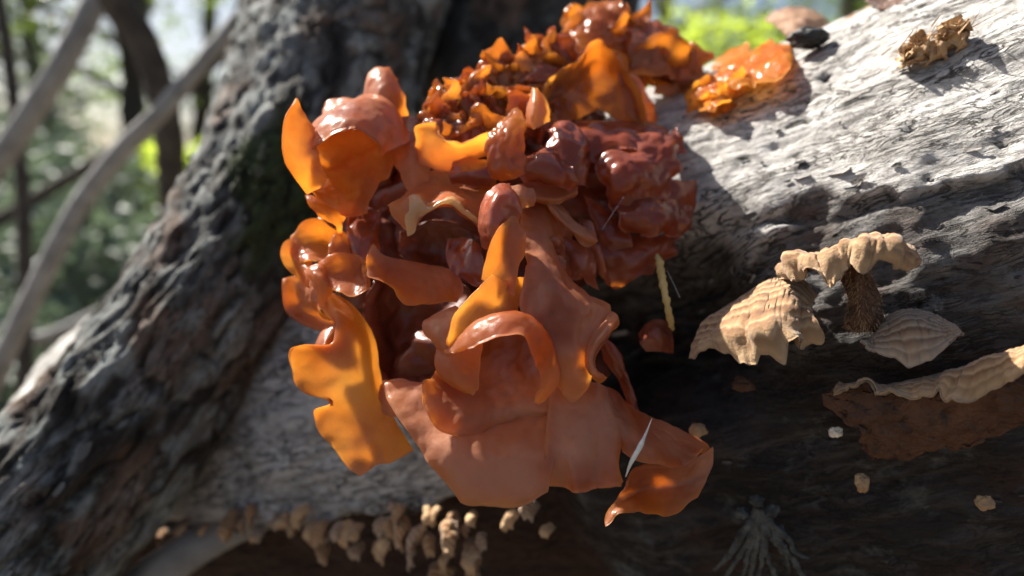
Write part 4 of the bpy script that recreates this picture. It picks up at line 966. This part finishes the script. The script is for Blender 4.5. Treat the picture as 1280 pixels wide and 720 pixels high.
# curled dry leaf pieces at the crest of the log
def curled(rows, label, mat, seed, th=0.06):
    P = sheet(rows, 36, 28); P = P + grid_normals(P) * (0.12 * fbm(P / CM * 1.2 + seed, 3) * CM)[..., None]
    vs, fs = slab(P, th); o = mesh_obj('dry_leaf', vs, fs, M[mat], None, loc=P.reshape(-1, 3).mean(axis=0)); tag(o, label, 'leaf')
curled([[(955,24,24.6),(985,10,25.0),(1015,12,25.0),(1036,28,24.6)],[(972,34,23.6),(990,26,23.6),(1014,28,23.6),(1034,40,23.8)],[(988,52,23.2),(998,44,23.0),(1012,44,23.0),(1026,48,23.4)]], 'curled pale brown dry leaf on the log crest beside a black knot', 'dry', 4)
curled([[(1040,34,20.6),(1062,22,20.6),(1085,6,20.8),(1100,0,20.8)],[(1050,42,20.0),(1072,32,19.8),(1094,20,19.8),(1116,8,20.0)],[(1064,44,19.6),(1084,38,19.4),(1104,30,19.4),(1124,16,19.6)]], 'rusty brown dry leaf lying along the log crest', 'dry', 6)
curled([[(1080,4,20.2),(1110,-8,20.2),(1145,-18,20.0)],[(1092,8,19.6),(1120,-2,19.4),(1150,-12,19.2)],[(1100,16,19.2),(1130,4,18.9),(1158,-8,18.8)]], 'dark dry leaf at the top of the log crest above the rusty one', 'under', 7)
c = px3(1010, 48, log_depth(1010, 60, -0.2)); o = blob(*c, .5, .24, .4, 3, 'bark_knot', 'black', None, .3, 30); tag(o, 'black charred bark knot on the log crest', 'knot')

# ------------------------------------------------------------------ twigs and branches behind
def branch(pts, wpx, mat, label, seed=0, group=None):
    pts = np.array(pts, float); n = 60
    p = cr(W(*pts.T), np.linspace(0, 1, n))
    dd = np.interp(np.linspace(0, 1, n), np.linspace(0, 1, len(pts)), pts[:, 2])
    rad = np.interp(np.linspace(0, 1, n), np.linspace(0, 1, len(wpx)), wpx) * dd / FPX / 2 * CM
    v, f = tube(p, rad, 14); v = v + (0.12 * rad.mean() * fbm(v / CM * 1.3 + seed, 3))[:, None] * np.array([1, .6, .8])
    o = mesh_obj('branch', v, f, M[mat], None, loc=p[0]); return tag(o, label, 'branch', group)
branch([(-240,560,74),(-60,280,72),(20,170,72),(80,75,72),(135,-30,74),(260,-260,84)], [34,32,30,30,32,36], 'twig', 'pale grey slanting branch behind the leaning tree', 1)
branch([(230,420,70),(216,240,66),(207,140,64),(180,55,63),(140,-10,62),(90,-120,60)], [26,30,34,36,40,44], 'twig_dark', 'dark bent branch crossing in front of the bright sky gap', 2)
branch([(-30,520,58),(65,320,57),(105,248,57),(160,180,57),(200,140,57),(300,20,60)], [26,26,25,25,22,18], 'twig', 'thin pale grey branch sloping behind the leaning tree bark', 3)
branch([(290,300,90),(270,160,88),(285,80,88),(310,-40,90)], [12,12,10,10], 'twig_dark', 'thin dark twig close behind the leaning tree', 4)
branch([(-100,330,120),(40,250,120),(180,160,124),(330,20,130)], [18,16,14,10], 'twig_dark', 'thin dark branch slanting low among the undergrowth', 5)
branch([(-60,440,100),(60,420,100),(150,380,104),(260,350,106)], [14,16,14,12], 'twig', 'grey fallen branch lying in the undergrowth', 6)
branch([(30,560,90),(30,300,92),(20,150,94),(-10,-60,96)], [20,18,16,14], 'twig_dark', 'dark upright sapling stem among the undergrowth', 8)
# short grey stick under the leaning tree
branch([(120,790,25),(200,715,25.5),(270,670,26.2),(340,640,27)], [60,54,46,36], 'twig', 'thick short grey stick lying below the pale bark', 7)

# ------------------------------------------------------------------ undergrowth, shrubs and trees
def leaf_verts(rs, p, size):
    d = rs.normal(size=3); d /= np.linalg.norm(d); d[2] *= .6; s = np.cross(d, rs.normal(size=3)); s /= np.linalg.norm(s); nrm = np.cross(d, s)
    L_ = size * rs.uniform(.7, 1.3); w = L_ * rs.uniform(.22, .34)
    return [p, p + d * L_ * .45 + s * w + nrm * w * .25, p + d * L_, p + d * L_ * .45 - s * w + nrm * w * .25]
def leaf_cloud(name, centres, size, count, mat, parent, seed, spread):
    rs = np.random.RandomState(seed); vs, fs = [], []
    for c in centres:
        for j in range(count):
            q = rs.normal(size=3); q *= rs.uniform(0, 1) ** .5 / np.linalg.norm(q)
            k = len(vs); vs += leaf_verts(rs, np.asarray(c) + q * spread, size); fs += [[k, k + 1, k + 2, k + 3]]
    return mesh_obj(name, np.array(vs), fs, M[mat], parent, smooth=False)
def shrub(px, py, d, wide, high, nclump, mat, seed, label, lsize=0.05, count=40, group='shrubs behind the log'):
    """d in cm; wide / high in metres"""
    rs = np.random.RandomState(seed); top = W(np.array(float(px)), np.array(float(py)), np.array(float(d)))
    base = np.array([top[0], top[1], gz(top[0], top[1])]); H = max(0.15, top[2] - base[2]) if high is None else high
    root = thing('shrub', base, label, 'shrub', group)
    cs = []
    for i in range(nclump):
        a = rs.uniform(0, 6.28); r = wide * rs.uniform(.1, 1) ** .6; z = H * rs.uniform(.25, 1.0)
        cs.append(base + np.array([math.cos(a) * r, math.sin(a) * r, z]))
    for i, c in enumerate(cs[:10]):
        t = np.linspace(0, 1, 8)[:, None]; p = base + (c - base) * np.concatenate([t ** 1.3, t ** 1.3, t], 1)
        v, f = tube(p, np.linspace(.006, .002, 8), 6); mesh_obj('stem', v, f, M['twig_dark'], root)
    leaf_cloud('foliage', cs, lsize, count, mat, root, seed, wide * .32)
    return root
def tree(px, d, rad, seed, label, height=4.2, crown=True, mat='leaf', lean=0.0, cz=(2.0, 7.0), group='trees in the wood behind'):
    p = W(np.array(float(px)), np.array(230.), np.array(float(d))); base = np.array([p[0], p[1], gz(p[0], p[1]) - .05])
    rs = np.random.RandomState(seed); root = thing('tree', base, label, 'tree', group)
    t = np.linspace(0, 1, 40); path = base + np.stack([lean * t * height + .12 * np.sin(t * 5 + seed), .1 * np.cos(t * 4 + seed), t * height], -1)
    v, f = tube(path, rad * (1 - .75 * t), 18); v = v + (rad * .35 * fbm(v * np.array([7, 7, 2.5]) + seed, 3))[:, None] * np.array([1, 1, 0])
    mesh_obj('trunk', v, f, M['twig_dark'], root)
    cs = []
    for i in range(9):
        h = rs.uniform(cz[0], cz[1]) / height; k = int(np.clip(h * 39, 0, 39)); a = rs.uniform(0, 6.28); ln = rs.uniform(.7, 1.8)
        e = path[k] + np.array([math.cos(a) * ln, math.sin(a) * ln, rs.uniform(.1, .8)])
        q = np.linspace(0, 1, 10)[:, None]; pp = path[k] + (e - path[k]) * q + np.array([0, 0, .15]) * np.sin(q * 3)
        v, f = tube(pp, np.linspace(rad * .35, .006, 10), 7); mesh_obj('limb', v, f, M['twig_dark'], root)
        cs += [e, pp[6], e + rs.normal(size=3) * .35, e + rs.normal(size=3) * .5]
    if crown: leaf_cloud('crown', cs, .11, 62, mat, root, seed + 1, .55)
    return root
tl = [(-60,760,.13,'dark straight woodland tree with a mossy looking trunk far behind the slanting branch',0.03),
      (75,820,.10,'slim dark woodland tree standing behind the bent branch',-0.02),
      (190,700,.13,'stout dark woodland tree seen between the bent branch and the leaning tree',0.02),
      (262,900,.12,'distant dark woodland tree near the leaning tree edge',0.0),
      (805,800,.12,'distant dark tree above the wrinkled top of the jelly fungus',0.03),
      (1030,600,.10,'dark tree beyond the curled leaf on the log crest',0.0),
      (1240,700,.14,'dark tree hidden mostly beyond the log crest',0.0),
      (-420,900,.14,'unseen woodland tree well beside the leaning tree, added to block sky',0.0),  # out-of-view tree added to block sky light
      (480,1000,.15,'distant woodland tree behind the leaning tree',0.0),
      (1700,560,.15,'unseen woodland tree beyond the raised end of the log, added to block sky',0.0)]  # also out of view, added as a sky blocker
for i, (px, d, r, lb, le) in enumerate(tl): tree(px, d, r, 20 + i, lb, lean=le, cz=(1.2, 4.0))
sl = [(-30,300,150,.30,None,26,'leaf_teal','grey green leafy shrub below the slanting branch'),
      (130,330,210,.34,None,26,'leaf_teal','pale grey green shrub beside the edge of the leaning tree'),
      (60,210,330,.45,None,30,'leaf_teal','dark green shrub at the foot of the slim tree'),
      (235,190,300,.30,None,22,'leaf_bright','bright green sunlit shrub in the gap beside the leaning tree'),
      (20,110,520,.70,None,34,'leaf_teal','tall dark green bush behind the slanting branch'),
      (255,120,560,.50,None,26,'leaf','tall green bush below the bright gap by the leaning tree'),
      (900,30,420,.55,None,60,'leaf_bright','yellow green sunlit bush beyond the small orange jelly fungus'),
      (1010,50,520,.55,None,50,'leaf_bright','green bush beyond the curled dry leaves'),
      (800,80,600,.50,None,30,'leaf','dull green bush beyond the folded amber sheets'),
      (520,150,240,.22,None,26,'leaf_bright','small green shrub glimpsed between the two tree trunks'),
      (-60,40,620,.9,None,60,'leaf_teal','tall dark bush rising beyond the slanting branch'),
      (-10,190,260,.5,None,50,'leaf_teal','dense grey green shrub beneath the slanting branch'),
      (180,250,190,.35,None,44,'leaf_teal','dense grey green shrub against the leaning tree bark'),
      (-120,420,110,.22,None,18,'leaf_teal','low grey green plant near the fallen branch'),
      (60,420,120,.22,None,18,'leaf_teal','low grey green plant at the fallen branch beside the leaning tree')]
for i, (px, py, d, w, h, n, m, lb) in enumerate(sl): shrub(px, py, d, w, h, n, m, 60 + i, lb, lsize=.045 if d < 250 else .07)

# leaf litter on the forest floor
def litter():
    rs = np.random.RandomState(77); vs, fs = [], []
    for i in range(9000):
        y = rs.uniform(.2, 6) if i % 2 else rs.uniform(.2, 2.5); x = rs.uniform(-1, 1) * (0.6 + y)
        p = np.array([x, y, gz(x, y) + .03 + rs.uniform(0, .03)]); k = len(vs)
        q = leaf_verts(rs, p, .06); q = [np.array([a[0], a[1], p[2] + (a[2] - p[2]) * .3]) for a in q]
        vs += q; fs.append([k, k + 1, k + 2, k + 3])
    o = mesh_obj('leaf_litter', np.array(vs), fs, M['litter'], None, smooth=False); tag(o, 'dry brown fallen leaves covering the forest floor', 'leaf litter', None, 'stuff')
litter()

for o in bpy.data.objects:
    if '_o' in o: del o['_o']
